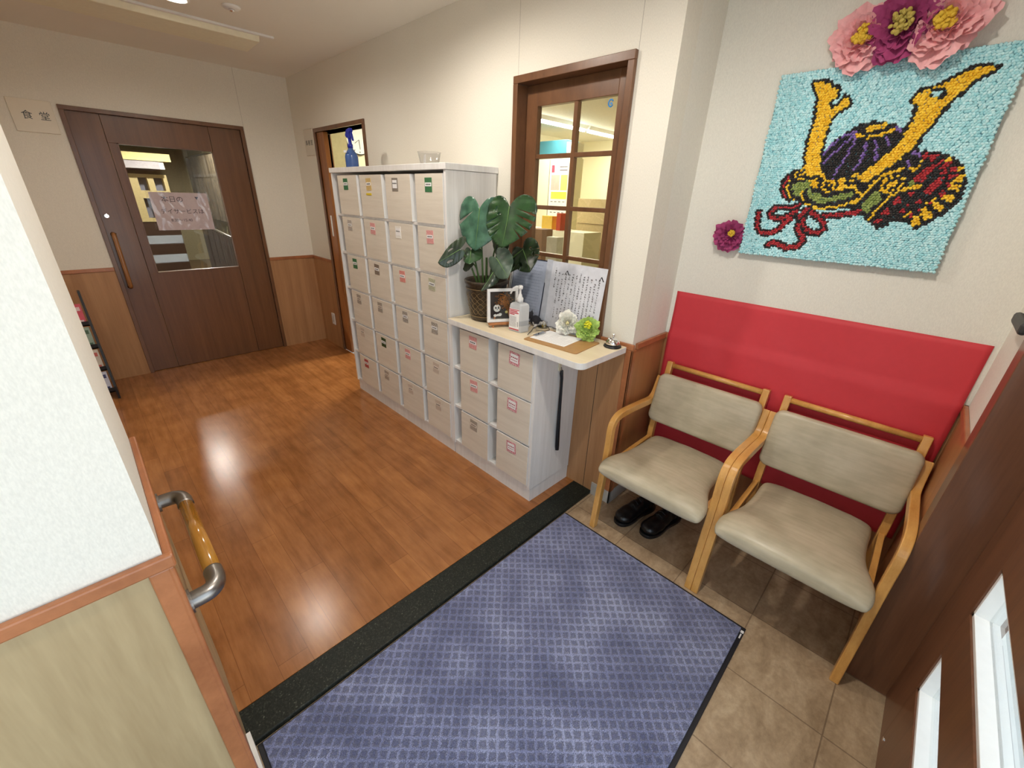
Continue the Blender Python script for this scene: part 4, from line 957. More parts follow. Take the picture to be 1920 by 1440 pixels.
def make_chair(label):
    yc = -0.417
    t = thing('armchair', label, 'chair', (0.03, yc, T), 'waiting chairs side by side')
    cw = MAT['chair_wood']
    arm = [(-0.212, T), (-0.196, 0.18), (-0.178, 0.38), (-0.174, 0.47), (-0.176, 0.52), (-0.170, 0.56), (-0.148, 0.588), (-0.11, 0.600), (-0.05, 0.600), (0.08, 0.590), (0.175, 0.582), (0.21, 0.590), (0.232, 0.612), (0.250, 0.65), (0.268, 0.695)]
    arm = [arm[0], arm[1]]+catmull(arm[2:], 4)
    post = catmull([(0.292, 0.778), (0.268, 0.66), (0.236, 0.54), (0.212, 0.42), (0.214, 0.30), (0.238, 0.15), (0.262, T)], 5)
    for s_ in (0, 1):
        yo = (-0.149, -0.177) if s_ == 0 else (-0.657, -0.685)
        yi = (-0.1775, -0.2055) if s_ == 0 else (-0.6285, -0.6565)
        build(strip(G(), arm, 0.034, yo[1], yo[0]), 'arm_and_front_leg', cw, t, bevel=0.003)
        build(strip(G(), post, 0.032, yi[1], yi[0]), 'back_post', cw, t, bevel=0.003)
        build(G().box(-0.165, 0.20, yi[1]+0.004, yi[0]-0.004, 0.345, 0.378), 'seat_rail', cw, t, bevel=0.002)
    build(G().tube([(0.284, -0.2057, 0.762), (0.284, -0.6283, 0.762)], 0.0125, 16), 'top_bar', cw, t, smooth=True)
    build(G().box(-0.150, -0.128, -0.630, -0.205, 0.340, 0.366), 'cross_rail', cw, t, bevel=0.002)
    # seat pad: loft of superellipse-like cross sections, wider and fuller at the front
    g = G(); rows = []
    NU, NV = 26, 24
    prof = [(-0.276, 0.226, 0.0), (-0.271, 0.236, 0.6), (-0.255, 0.243, 0.95), (-0.23, 0.245, 1.15), (-0.20, 0.240, 1.15), (-0.16, 0.226, 1.1), (-0.11, 0.208, 1.0), (-0.05, 0.197, 1.0), (0.05, 0.194, 1.0), (0.12, 0.196, 1.0), (0.165, 0.194, 0.9), (0.185, 0.190, 0.6), (0.19, 0.186, 0.0)]
    prof = catmull(prof, 3); vs = []; fs = []
    for x, hw, k in prof:
        zc = 0.398-0.018*max(0, (x+0.05)/0.24); th = 0.030*max(k, 0.02)**0.6
        if x < -0.15: zc -= 0.05*((-0.15-x)/0.12)**2*0.5
        for j in range(NV):
            a = 2*PI*j/NV; ca, sa = math.cos(a), math.sin(a); e = 0.35
            yy = hw*math.copysign(abs(ca)**e, ca); zz = th*math.copysign(abs(sa)**0.7, sa)
            crown = 0.008*(1-(yy/hw)**2) if sa > 0 else 0
            vs.append((x, yc+yy, zc+zz+crown))
    m = len(prof)
    for i in range(m-1):
        for j in range(NV): fs.append((i*NV+j, i*NV+(j+1) % NV, (i+1)*NV+(j+1) % NV, (i+1)*NV+j))
    fs += [tuple(range(NV))[::-1], tuple(range((m-1)*NV, m*NV))]
    build(g.add(vs, fs), 'seat', PAD, t, smooth=True)
    # back pad
    g = G(); pts = rounded(-0.243, 0.243, -0.128, 0.128, 0.035, 6); lev = [(-0.019, 0.94), (-0.014, 0.985), (0.0, 1.0), (0.012, 0.99), (0.020, 0.95), (0.024, 0.85)]
    upb = Vector((0.255, 0, 0.967)).normalized(); nb = Vector((-0.967, 0, 0.255)).normalized(); cb = Vector((0.222, yc, 0.602)); vs = []; fs = []; m = len(pts)
    for c_, s_ in lev:
        for a, b in pts:
            cur = 0.018*(a/0.243)**2
            vs.append(tuple(cb+Vector((0, 1, 0))*a*(s_*0.5+0.5 if s_ < 1 else 1)+upb*b*s_+nb*(c_+cur)))
    for i in range(len(lev)-1):
        for k in range(m): fs.append((i*m+k, i*m+(k+1) % m, (i+1)*m+(k+1) % m, (i+1)*m+k))
    fs += [tuple(range(m))[::-1], tuple(range((len(lev)-1)*m, len(lev)*m))]
    o = build(g.add(vs, fs), 'backrest', PAD, t, smooth=True); o.modifiers.new('bevel', 'BEVEL').width = 0.003
    return t
ch1 = make_chair('wooden armchair with taupe vinyl pads, nearest the worktop, shoes beneath it')
ch2 = copy_tree(ch1); ch2.location.y -= 0.5365
ch2['label'] = 'wooden armchair with taupe vinyl pads, beside the entrance door post'

# black shoes under the first chair
def shoe_mat():
    s = N('black_leather'); n = s.noise(s.oc(), 45, 3); s.bump(n, 0.5, 0.004); return s.out(srgb(14, 14, 16), 0.28)
SM = shoe_mat()
def shoe(cx, cy, ang, label, flip):
    R = Matrix.Rotation(ang, 3, 'Z'); base = Vector((cx, cy, T))
    P = lambda x, y, z: tuple(base+R@Vector((x, y*flip, z)))
    t = thing('shoe', label, 'shoe', (cx, cy, T), 'pair of black shoes')
    g = G(); Rz = Matrix.Rotation(ang, 3, 'Z')
    for x, y, z, a, b, c in ((-0.085, 0.0, 0.036, 0.052, 0.047, 0.030), (-0.05, 0.002, 0.042, 0.06, 0.046, 0.036), (0.0, 0.0, 0.052, 0.06, 0.040, 0.044), (0.06, -0.002, 0.055, 0.055, 0.034, 0.044), (0.10, 0.0, 0.055, 0.040, 0.033, 0.046), (0.035, 0.0, 0.085, 0.030, 0.022, 0.025)):
        g.ball(P(x, y, z), (a, b, c), 18, 12, Rz)
    remesh(build(g, 'upper', SM, t), 0.006, 3)
    ol = [(-0.14, 0), (-0.128, 0.030), (-0.09, 0.046), (-0.04, 0.046), (0.02, 0.036), (0.09, 0.036), (0.135, 0.026), (0.145, 0), (0.135, -0.026), (0.09, -0.036), (0.02, -0.032), (-0.04, -0.042), (-0.09, -0.044), (-0.128, -0.030)]
    ol = catmull(ol, 4, True); n = len(ol)
    g = G().add([P(x, y, 0.0) for x, y in ol]+[P(x, y, 0.018) for x, y in ol], [tuple(range(n))[::-1], tuple(range(n, 2*n))]+[(i, (i+1) % n, (i+1) % n+n, i+n) for i in range(n)])
    build(g, 'sole', MAT['black_plastic'], t, bevel=0.002)
    g = G()
    for k in range(3): g.tube([P(-0.035+k*0.022, -0.018, 0.083+k*0.008), P(-0.033+k*0.022, 0, 0.092+k*0.008), P(-0.03+k*0.022, 0.018, 0.083+k*0.008)], 0.0022, 6)
    build(g, 'laces', MAT['ink'], t)
shoe(0.02, -0.272, -0.22, 'black leather shoe on the tiles under the chair, the one nearer the worktop', 1)
shoe(0.045, -0.408, -0.22, 'black leather shoe on the tiles under the chair, the one nearer the entrance door', -1)

# entrance mat
t = thing('entrance_mat', 'large purple-blue waffle doormat with a black rubber edge on the entrance tiles', 'doormat', (-0.99, -0.46, T))
build(G().box(-1.742, -0.243, -0.920, -0.004, T, T+0.004), 'rubber_backing', plain('black_rubber', srgb(26, 26, 32), 0.6), t, bevel=0.0015)
mz = G(); mz.box(-1.728, -0.256, -0.905, -0.010, T+0.004, T+0.011); build(mz, 'pile', MAT['mat'], t, bevel=0.003)
build(G().box(-0.252, -0.246, -0.985+0.02, -0.935+0.02, T+0.004, T+0.0046).box(-0.252, -0.2475, -0.918, -0.90, T+0.004, T+0.0046), 'maker_tag', MAT['white_plastic'], t) if False else build(G().box(-0.275, -0.262, -0.9185, -0.907, T+0.004, T+0.0048).box(-0.305, -0.280, -0.915, -0.910, T+0.004, T+0.0048), 'maker_tag', MAT['white_plastic'], t)

# red paper on the alcove wall
g = G(); NX, NZ = 60, 34; vs = []; fs = []
y0, y1, z0, z1 = -1.222, -0.136, 0.30, 1.128
for i in range(NX+1):
    for j in range(NZ+1):
        u, w = i/NX, j/NZ; y = y0+(y1-y0)*u; z = z0+(z1-z0)*w
        e = min(1, 6*min(u, 1-u), 6*(1-w))
        if z > RZ+0.02: gap = 0.003+0.006*max(0, 1-(z-RZ)/0.12)
        else: gap = 0.017
        wr_ = 0.006*noise.noise(Vector((y*5.0, z*2.2+u, 3.1)))+0.003*noise.noise(Vector((y*11-z*9, z*6, 1.7)))
        vs.append((XR-gap-max(0.0, 0.004+wr_)*e-0.004*math.sin(u*7+1)*0.5*e*(1 if z < 1.1 else 0.4)-0.0015, y+0.0*(1-w), z+0.006*math.sin(u*3.1)*(1-w)))
for i in range(NX):
    for j in range(NZ):
        a = i*(NZ+1)+j; fs.append((a, a+1, a+NZ+2, a+NZ+1))
o = build(g.add(vs, fs), 'red_paper', plain('red_craft_paper', srgb(206, 56, 66), 0.6, var=0.02), loc=(XR-0.02, -0.68, 0.7), smooth=True, recalc=False)
o.modifiers.new('solid', 'SOLIDIFY').thickness = 0.0006
tag(o, 'large sheet of red paper taped to the wall behind the two chairs', 'paper')

# ================================================================ HELMET PICTURE
ART = [('p','k',[(-0.596,1.642),(-0.584,1.705),(-0.607,1.746),(-0.638,1.774),(-0.669,1.795),(-0.71,1.8),(-0.754,1.788),(-0.788,1.772),(-0.808,1.741),(-0.847,1.706),(-0.866,1.678),(-0.851,1.65),(-0.82,1.656),(-0.733,1.604),(-0.639,1.616)],0),
('p','k',[(-0.474,1.586),(-0.469,1.616),(-0.482,1.643),(-0.511,1.656),(-0.541,1.662),(-0.594,1.648),(-0.637,1.623),(-0.696,1.653),(-0.82,1.656),(-0.855,1.684),(-0.857,1.706),(-0.89,1.701),(-0.931,1.687),(-0.96,1.664),(-0.98,1.637),(-0.991,1.605),(-0.994,1.567),(-0.979,1.532),(-0.96,1.508),(-0.938,1.489),(-0.921,1.467),(-0.906,1.469),(-0.888,1.492),(-0.88,1.486),(-0.865,1.494),(-0.852,1.487),(-0.843,1.49),(-0.836,1.471),(-0.815,1.463),(-0.78,1.486),(-0.751,1.51),(-0.739,1.529),(-0.689,1.524),(-0.644,1.516),(-0.606,1.521),(-0.56,1.55),(-0.54,1.549),(-0.516,1.542),(-0.492,1.555)],0),
('s','p',[(-0.663,1.772),(-0.631,1.76),(-0.604,1.734),(-0.584,1.705)],0.0043,0),
('s','p',[(-0.664,1.762),(-0.638,1.736),(-0.613,1.704),(-0.591,1.67)],0.0043,0),
('s','p',[(-0.669,1.752),(-0.66,1.708),(-0.651,1.672),(-0.639,1.644),(-0.636,1.626)],0.0043,0),
('s','p',[(-0.701,1.735),(-0.704,1.7),(-0.698,1.665),(-0.692,1.65)],0.0043,0),
('s','p',[(-0.724,1.737),(-0.739,1.705),(-0.744,1.676)],0.0043,0),
('s','p',[(-0.749,1.747),(-0.767,1.721),(-0.78,1.712)],0.0043,0),
('s','p',[(-0.766,1.774),(-0.787,1.758)],0.0043,0),
('s','p',[(-0.835,1.701),(-0.854,1.692)],0.0043,0),
('s','p',[(-0.826,1.676),(-0.846,1.653)],0.0043,0),
('s','y',[(-0.694,1.775),(-0.711,1.779),(-0.733,1.783)],0.00855,0),
('s','y',[(-0.664,1.762),(-0.688,1.751)],0.0043,0),
('s','y',[(-0.699,1.75),(-0.729,1.755),(-0.762,1.768)],0.0043,0),
('p','y',[(-0.493,1.93),(-0.514,1.932),(-0.534,1.927),(-0.551,1.916),(-0.568,1.905),(-0.573,1.895),(-0.572,1.882),(-0.562,1.872),(-0.553,1.868),(-0.564,1.855),(-0.571,1.843),(-0.586,1.858),(-0.59,1.869),(-0.598,1.877),(-0.611,1.871),(-0.617,1.848),(-0.604,1.842),(-0.593,1.841),(-0.58,1.823),(-0.575,1.8),(-0.574,1.781),(-0.574,1.757),(-0.574,1.732),(-0.576,1.707),(-0.582,1.682),(-0.588,1.657),(-0.589,1.639),(-0.575,1.633),(-0.556,1.631),(-0.545,1.642),(-0.536,1.678),(-0.527,1.707),(-0.526,1.727),(-0.524,1.755),(-0.526,1.779),(-0.527,1.804),(-0.527,1.828),(-0.52,1.852),(-0.523,1.869),(-0.513,1.893),(-0.501,1.913)],0.0085),
('p','y',[(-0.714,1.631),(-0.723,1.61),(-0.742,1.61),(-0.761,1.634),(-0.785,1.657),(-0.811,1.685),(-0.829,1.718),(-0.842,1.749),(-0.855,1.78),(-0.863,1.811),(-0.879,1.839),(-0.897,1.862),(-0.914,1.883),(-0.929,1.898),(-0.945,1.907),(-0.949,1.911),(-0.926,1.917),(-0.898,1.916),(-0.873,1.905),(-0.853,1.891),(-0.839,1.881),(-0.802,1.873),(-0.789,1.864),(-0.787,1.849),(-0.801,1.827),(-0.806,1.805),(-0.803,1.784),(-0.796,1.763),(-0.793,1.742),(-0.78,1.72),(-0.767,1.698),(-0.745,1.67),(-0.729,1.652)],0.0085),
('p','k',[(-0.815,1.875),(-0.84,1.878),(-0.861,1.87),(-0.864,1.855),(-0.849,1.846),(-0.827,1.852)],0),
('p','b',[(-0.825,1.869),(-0.848,1.864),(-0.847,1.854),(-0.83,1.855)],0),
('p','g',[(-0.511,1.606),(-0.543,1.614),(-0.56,1.618),(-0.573,1.606),(-0.571,1.595),(-0.562,1.592),(-0.552,1.582),(-0.554,1.563),(-0.539,1.562),(-0.523,1.573),(-0.513,1.589)],0),
('p','g',[(-0.565,1.582),(-0.573,1.589),(-0.591,1.577),(-0.608,1.572),(-0.627,1.564),(-0.644,1.564),(-0.662,1.57),(-0.683,1.576),(-0.705,1.58),(-0.715,1.571),(-0.712,1.563),(-0.689,1.558),(-0.672,1.549),(-0.649,1.546),(-0.635,1.536),(-0.614,1.54),(-0.587,1.555),(-0.572,1.566)],0),
('s','y',[(-0.55,1.579),(-0.554,1.563),(-0.571,1.541),(-0.595,1.527),(-0.632,1.523),(-0.678,1.531),(-0.709,1.543),(-0.729,1.554),(-0.745,1.574),(-0.755,1.592),(-0.761,1.614),(-0.771,1.628),(-0.783,1.638)],0.0044,0),
('s','y',[(-0.5,1.619),(-0.497,1.597),(-0.503,1.578),(-0.519,1.559),(-0.529,1.551)],0.0039,0),
('s','r',[(-0.494,1.63),(-0.484,1.605),(-0.488,1.583),(-0.5,1.559)],0.0039,0),
('p','y',[(-0.564,1.619),(-0.579,1.619),(-0.601,1.611),(-0.597,1.601),(-0.599,1.585),(-0.585,1.59),(-0.574,1.603)],0),
('s','y',[(-0.649,1.6),(-0.65,1.593),(-0.648,1.586),(-0.643,1.582),(-0.637,1.581),(-0.63,1.582),(-0.622,1.586),(-0.617,1.592),(-0.613,1.599),(-0.613,1.607),(-0.615,1.613),(-0.62,1.617),(-0.626,1.618),(-0.633,1.617),(-0.64,1.613),(-0.646,1.607),(-0.649,1.6)],0.00415,0),
('p','y',[(-0.653,1.621),(-0.656,1.629),(-0.679,1.629),(-0.676,1.609),(-0.68,1.601),(-0.714,1.604),(-0.719,1.594),(-0.684,1.588),(-0.66,1.583),(-0.657,1.593),(-0.665,1.606)],0),
('p','y',[(-0.592,1.647),(-0.616,1.632),(-0.611,1.619),(-0.598,1.631)],0),
('p','y',[(-0.687,1.634),(-0.693,1.643),(-0.712,1.644),(-0.714,1.624),(-0.702,1.626),(-0.694,1.631)],0),
('s','y',[(-0.631,1.6)],0.0055,0),
('s','y',[(-0.589,1.623)],0.006,0),
('s','y',[(-0.693,1.617)],0.0065,0),
('s','y',[(-0.527,1.654)],0.0046,0),
('s','y',[(-0.518,1.646)],0.0046,0),
('s','y',[(-0.538,1.659)],0.0046,0),
('s','y',[(-0.514,1.634)],0.006,0),
('s','y',[(-0.524,1.622)],0.0055,0),
('s','y',[(-0.54,1.624)],0.0055,0),
('s','y',[(-0.526,1.636),(-0.542,1.644)],0.0039,0),
('s','y',[(-0.716,1.587),(-0.734,1.575)],0.0037,0),
('s','r',[(-0.643,1.499),(-0.686,1.502),(-0.719,1.509),(-0.744,1.518)],0.0069,0.006),
('s','r',[(-0.583,1.517),(-0.607,1.504),(-0.631,1.492),(-0.651,1.473),(-0.657,1.452),(-0.646,1.437),(-0.626,1.436),(-0.603,1.445),(-0.586,1.458)],0.00715,0.006),
('s','r',[(-0.586,1.458),(-0.581,1.475),(-0.585,1.489)],0.00575,0.006),
('s','r',[(-0.572,1.46),(-0.579,1.438),(-0.596,1.422),(-0.602,1.402),(-0.593,1.384),(-0.568,1.378),(-0.552,1.374),(-0.527,1.383),(-0.503,1.39),(-0.483,1.378)],0.00785,0.006),
('s','r',[(-0.559,1.538),(-0.549,1.527),(-0.529,1.52),(-0.501,1.522),(-0.475,1.518),(-0.46,1.5),(-0.466,1.486),(-0.491,1.479),(-0.517,1.486),(-0.535,1.498),(-0.552,1.513)],0.006,0.006),
('s','r',[(-0.419,1.501),(-0.422,1.475),(-0.426,1.448),(-0.44,1.428),(-0.466,1.421),(-0.493,1.429),(-0.511,1.445),(-0.519,1.466),(-0.54,1.481)],0.0069,0.006),
('s','r',[(-0.589,1.523),(-0.576,1.505),(-0.565,1.488)],0.00575,0.006),
('p','g',[(-0.745,1.533),(-0.753,1.55),(-0.764,1.574),(-0.77,1.586),(-0.783,1.577),(-0.8,1.563),(-0.79,1.549),(-0.779,1.532),(-0.772,1.507),(-0.761,1.517)],0),
('s','g',[(-0.859,1.612)],0.0099,0),
('s','y',[(-0.783,1.493),(-0.792,1.518),(-0.806,1.545),(-0.818,1.568),(-0.836,1.585),(-0.856,1.594),(-0.887,1.601)],0.0046,0),
('s','y',[(-0.722,1.545),(-0.741,1.567),(-0.753,1.595),(-0.768,1.621),(-0.785,1.635),(-0.805,1.646),(-0.826,1.652)],0.0046,0),
('p','y',[(-0.799,1.603),(-0.81,1.619),(-0.824,1.619),(-0.826,1.605),(-0.813,1.596),(-0.805,1.598)],0),
('s','y',[(-0.808,1.594),(-0.798,1.577)],0.0046,0),
('s','y',[(-0.818,1.594),(-0.818,1.582)],0.00415,0),
('s','y',[(-0.787,1.605)],0.0061,0),
('s','y',[(-0.79,1.619)],0.0061,0),
('s','y',[(-0.802,1.629)],0.0061,0),
('s','y',[(-0.819,1.632)],0.0061,0),
('s','y',[(-0.834,1.624)],0.0061,0),
('s','y',[(-0.839,1.609)],0.0061,0),
('s','y',[(-0.831,1.597)],0.0061,0),
('s','y',[(-0.789,1.589)],0.0061,0),
('p','y',[(-0.839,1.654),(-0.847,1.656),(-0.856,1.647),(-0.861,1.647),(-0.857,1.638),(-0.847,1.645)],0),
('s','y',[(-0.862,1.656)],0.0053,0),
('s','y',[(-0.864,1.675)],0.0061,0),
('s','r',[(-0.87,1.689)],0.0083,0),
('s','r',[(-0.89,1.685)],0.0105,0),
('s','r',[(-0.91,1.669)],0.007,0),
('s','r',[(-0.932,1.667)],0.0075,0),
('s','r',[(-0.948,1.652)],0.0079,0),
('s','r',[(-0.898,1.659)],0.0092,0),
('s','r',[(-0.919,1.655)],0.007,0),
('s','r',[(-0.928,1.642)],0.0075,0),
('s','r',[(-0.887,1.647)],0.0132,0),
('s','r',[(-0.876,1.625)],0.0143,0),
('s','r',[(-0.952,1.63)],0.0083,0),
('s','r',[(-0.925,1.618)],0.0105,0),
('s','r',[(-0.918,1.601)],0.0105,0),
('s','r',[(-0.951,1.606)],0.0077,0),
('s','r',[(-0.909,1.586)],0.0105,0),
('s','r',[(-0.944,1.58)],0.0083,0),
('s','r',[(-0.87,1.579)],0.0075,0),
('s','r',[(-0.842,1.555)],0.0121,0),
('s','r',[(-0.895,1.554)],0.0088,0),
('s','r',[(-0.93,1.555)],0.0066,0),
('s','r',[(-0.873,1.545)],0.007,0),
('s','r',[(-0.861,1.523)],0.0081,0),
('s','r',[(-0.906,1.531)],0.0077,0),
('s','r',[(-0.822,1.519)],0.011,0),
('s','r',[(-0.809,1.49)],0.0097,0),
('s','r',[(-0.889,1.511)],0.0066,0),
('s','r',[(-0.739,1.513)],0.0092,0),
('s','y',[(-0.926,1.675)],0.007,0),
('s','y',[(-0.961,1.649)],0.0075,0),
('s','y',[(-0.97,1.624)],0.0118,0),
('s','y',[(-0.919,1.552)],0.0059,0),
('s','y',[(-0.931,1.561)],0.0066,0),
('s','y',[(-0.919,1.533)],0.0075,0),
('s','y',[(-0.902,1.507)],0.007,0),
('p','y',[(-0.956,1.612),(-0.981,1.602),(-0.985,1.583),(-0.956,1.593)],0),
('p','y',[(-0.958,1.58),(-0.977,1.57),(-0.973,1.552),(-0.945,1.567)],0),
('p','y',[(-0.93,1.542),(-0.937,1.555),(-0.966,1.541),(-0.957,1.523)],0),
('p','y',[(-0.918,1.537),(-0.951,1.511),(-0.933,1.497),(-0.907,1.518)],0),
('p','y',[(-0.888,1.497),(-0.92,1.503),(-0.924,1.485),(-0.908,1.477)],0),
('s','y',[(-0.875,1.505),(-0.887,1.522)],0.0046,0)]
MY0, MY1, MZ0, MZ1 = -1.006, -0.380, 1.338, 1.970
t = thing('helmet_picture', 'square picture of a gold-horned helmet made of rolled paper balls on light blue', 'picture', (0.31, -0.693, 1.65))
build(G().box(0.306, 0.318, MY0, MY1, MZ0, MZ1), 'backing_board', plain('pale_board', srgb(110, 160, 172), 0.8), t)
def ball_mat(name, a, b):
    s = N(name); gq = s.n('ShaderNodeNewGeometry').outputs['Random Per Island']; return s.out(s.ramp(gq, [(0.0, a), (1.0, b)]), 0.75)
BM = {'b': ball_mat('light_blue_crepe', srgb(158, 216, 224), srgb(204, 240, 244)), 'k': ball_mat('black_crepe', srgb(26, 24, 26), srgb(48, 44, 44)), 'y': ball_mat('yellow_crepe_balls', srgb(228, 178, 24), srgb(250, 212, 66)),
      'r': ball_mat('red_crepe', srgb(152, 34, 42), srgb(186, 52, 58)), 'p': ball_mat('purple_crepe', srgb(104, 78, 150), srgb(140, 112, 180)), 'g': ball_mat('moss_crepe', srgb(118, 136, 66), srgb(152, 168, 96))}
def seg_d(p, a, b):
    dx, dy = b[0]-a[0], b[1]-a[1]; l2 = dx*dx+dy*dy
    q = 0 if l2 == 0 else max(0, min(1, ((p[0]-a[0])*dx+(p[1]-a[1])*dy)/l2))
    return math.hypot(p[0]-a[0]-q*dx, p[1]-a[1]-q*dy)
def pin(p, lp):
    c = False; j = len(lp)-1
    for i in range(len(lp)):
        if (lp[i][1] > p[1]) != (lp[j][1] > p[1]) and p[0] < (lp[j][0]-lp[i][0])*(p[1]-lp[i][1])/(lp[j][1]-lp[i][1])+lp[i][0]: c = not c
        j = i
    return c
PREP = []
for it in ART:
    pts = it[2]; ext = it[3] if it[0] == 'p' else it[3]+it[4]
    PREP.append((min(p[0] for p in pts)-ext, max(p[0] for p in pts)+ext, min(p[1] for p in pts)-ext, max(p[1] for p in pts)+ext, it))
def colour(p):
    col = 'b'
    for x0, x1, z0_, z1_, it in PREP:
        if not (x0 <= p[0] <= x1 and z0_ <= p[1] <= z1_): continue
        pts = it[2]
        if it[0] == 'p':
            if pin(p, pts): col = it[1]
            elif it[3] and min(seg_d(p, pts[i-1], pts[i]) for i in range(len(pts))) < it[3]: col = 'k'
        else:
            dd = min(seg_d(p, pts[i], pts[min(i+1, len(pts)-1)]) for i in range(len(pts)))
            if dd < it[3]: col = it[1]
            elif it[4] and dd < it[3]+it[4]: col = 'k'
    return col
PT = 0.0084
ico = bmesh.new(); bmesh.ops.create_icosphere(ico, subdivisions=2, radius=1.0); IV = [v.co.copy() for v in ico.verts]; IF = [tuple(v.index for v in f.verts) for f in ico.faces]; ico.free()
KS = list(BM); gg = G(); r = random.Random(4); row = 0; z = MZ0+0.002
while z < MZ1-0.001:
    y = MY0+0.002+(PT/2 if row % 2 else 0)
    while y < MY1-0.001:
        py = y+r.uniform(-.0014, .0014)+0.002*math.sin(z*40); pz = z+r.uniform(-.0014, .0014)
        k = colour((py, pz)); g = gg; a = r.uniform(0, PI); ra, rb = (0.0056, 0.0045) if k != 'b' else (0.0057, 0.0046)
        h = r.uniform(0.0045, 0.0065); ca, sa = math.cos(a), math.sin(a); n0 = len(g.v)
        for q in IV:
            u, w = q.y*ra, q.z*rb; g.v.append((0.3055+q.x*h-0.001, py+u*ca-w*sa, pz+u*sa+w*ca))
        g.f += [(i+n0, j+n0, l+n0) for i, j, l in IF]; g.mi += [KS.index(k)]*len(IF)
        y += PT
    z += PT*0.866; row += 1
build(gg, 'rolled_paper_surface', [BM[k] for k in KS], t, smooth=True, recalc=False)

# ================================================================ SIGNS AND SMALL FIXTURES
FB = frame_pt((0, YB, 0), (1, 0, 0), (0, 0, 1), (0, -1, 0))
t = thing('room_sign', 'square pale room sign with two dark characters left of the brown door', 'sign', (-1.68, YB, 1.93))
g = G(); obox(g, FB, -1.80, -1.59, 1.825, 2.02, 0.0, 0.008); build(g, 'plate', plain('cream_acrylic', srgb(226, 217, 198), 0.25, var=0.01), t, bevel=0.003)
lettering('lettering', '食', 0.055, plain('slate_ink', srgb(60, 70, 74), 0.6), t, FB, -1.752, 1.907, 0.0085)
lettering('lettering', '堂', 0.055, plain('slate_ink_dark', srgb(60, 70, 74), 0.6), t, FB, -1.668, 1.907, 0.0085)
t = thing('room_sign', 'small pale room sign with three dark characters between the corner and the far doorway', 'sign', (0, 3.30, 1.91))
FS = frame_pt((0, 0, 0), (0, -1, 0), (0, 0, 1), (-1, 0, 0))
g = G(); obox(g, FS, -3.400, -3.205, 1.812, 2.018, 0.0, 0.008); build(g, 'plate', plain('cream_acrylic_small', srgb(214, 206, 190), 0.25, var=0.01), t, bevel=0.003)
for k, c_ in enumerate('事務室'): lettering('lettering', c_, 0.045, plain('slate_ink_b', srgb(60, 66, 70), 0.6), t, FS, -3.375+k*0.055, 1.895, 0.0085)
# notice on the door
ydoor = YB+0.024
FD = frame_pt((0, ydoor, 0), (1, 0, 0), (0, 0, 1), (0, -1, 0))
t = thing('door_notice', 'pinkish notice with Japanese writing in a clear sleeve taped to the door glass', 'notice', (-1.01, ydoor, 1.33))
g = G(); obox(g, FD, -1.205, -0.81, 1.180, 1.472, 0.0012, 0.0020); build(g, 'sheet', plain('pinkish_paper', srgb(206, 188, 190), 0.5, var=0.02), t)
nm = plain('notice_ink', srgb(58, 44, 60), 0.6)
lettering('writing', '本日の', 0.050, nm, t, FD, -1.135, 1.402, 0.0022)
lettering('writing', 'デイサービスは', 0.043, nm, t, FD, -1.160, 1.312, 0.0022)
lettering('writing', '8:30～15:40', 0.030, nm, t, FD, -1.105, 1.248, 0.0022)
g = G(); r = random.Random(8); vs = []; fs = []; A_, B_ = 40, 28
for i in range(A_+1):
    for j in range(B_+1):
        a = -1.225+0.425*i/A_; b = 1.178+0.305*j/B_
        w = 0.007*abs(noise.noise(Vector((a*16+b*5, b*9, 0.3))))+0.004*abs(noise.noise(Vector((a*40, b*14, 2.0))))
        if a > -0.88: w += 0.005*abs(math.sin((a+b*0.35)*70))
        vs.append(FD(a, b, 0.0035+w))
for i in range(A_):
    for j in range(B_): q = i*(B_+1)+j; fs.append((q, q+B_+1, q+B_+2, q+1))
build(G().add(vs, fs), 'clear_sleeve', MAT['film'], t, smooth=True, recalc=False)
lettering('speck', '▼', 0.03, nm, t, FD, -0.905, 1.42, 0.0022)
# outlet
t = thing('wall_outlet', 'white wall outlet low on the panelled wall before the far doorway', 'outlet', (-0.006, 3.33, 0.30))
build(G().box(-0.014, -0.0065, 3.292, 3.362, 0.235, 0.355), 'cover_plate', MAT['white_plastic'], t, bevel=0.002)
build(G().box(-0.016, -0.014, 3.312, 3.342, 0.262, 0.328), 'socket', plain('socket_grey', srgb(206, 204, 198), 0.4), t)
# grab rail on the end of the near wall
t = thing('grab_rail', 'amber wooden grab rail with grey metal elbows on the end of the near left wall', 'handrail', (XL, 0.09, 0.73))
Z = 0.728; xb = -1.700
amber = wood('amber_lacquered_wood', srgb(158, 104, 30), srgb(196, 140, 52), 0.15, (1, 0.1, 1), 40, coat=0.8)
build(G().tube([(xb, -0.062, Z), (xb, 0.245, Z)], 0.0165, 20), 'rail_bar', amber, t, smooth=True)
def elbow(yw, yb_):
    s_ = 1 if yb_ > yw else -1
    pts = catmull([(XL+0.006, yw, Z), (XL+0.022, yw, Z), (XL+0.042, yw+s_*0.002, Z), (xb-0.006, yw+s_*0.012, Z), (xb, yw+s_*0.032, Z), (xb, yb_, Z)], 5)
    build(G().tube(pts, 0.0185, 20), 'elbow', MAT['steel'], t, smooth=True)
    build(G().tube([(XL+0.0055, yw, Z), (XL+0.012, yw, Z)], 0.026, 24), 'wall_flange', MAT['steel'], t, smooth=False)
elbow(-0.118, -0.058); elbow(0.300, 0.240)
# black bracket on the return wall
t = thing('wall_bracket', 'small black bracket on the wall right of the red paper', 'bracket', (0.05, -1.237, 1.26))
build(G().box(-0.06, 0.165, -1.2365, -1.225, 1.232, 1.292), 'base_plate', MAT['black_plastic'], t, bevel=0.003)
build(G().box(-0.05, 0.150, -1.2255, -1.206, 1.238, 1.270), 'grip', plain('grey_black_rubber', srgb(50, 52, 52), 0.5), t, bevel=0.008)

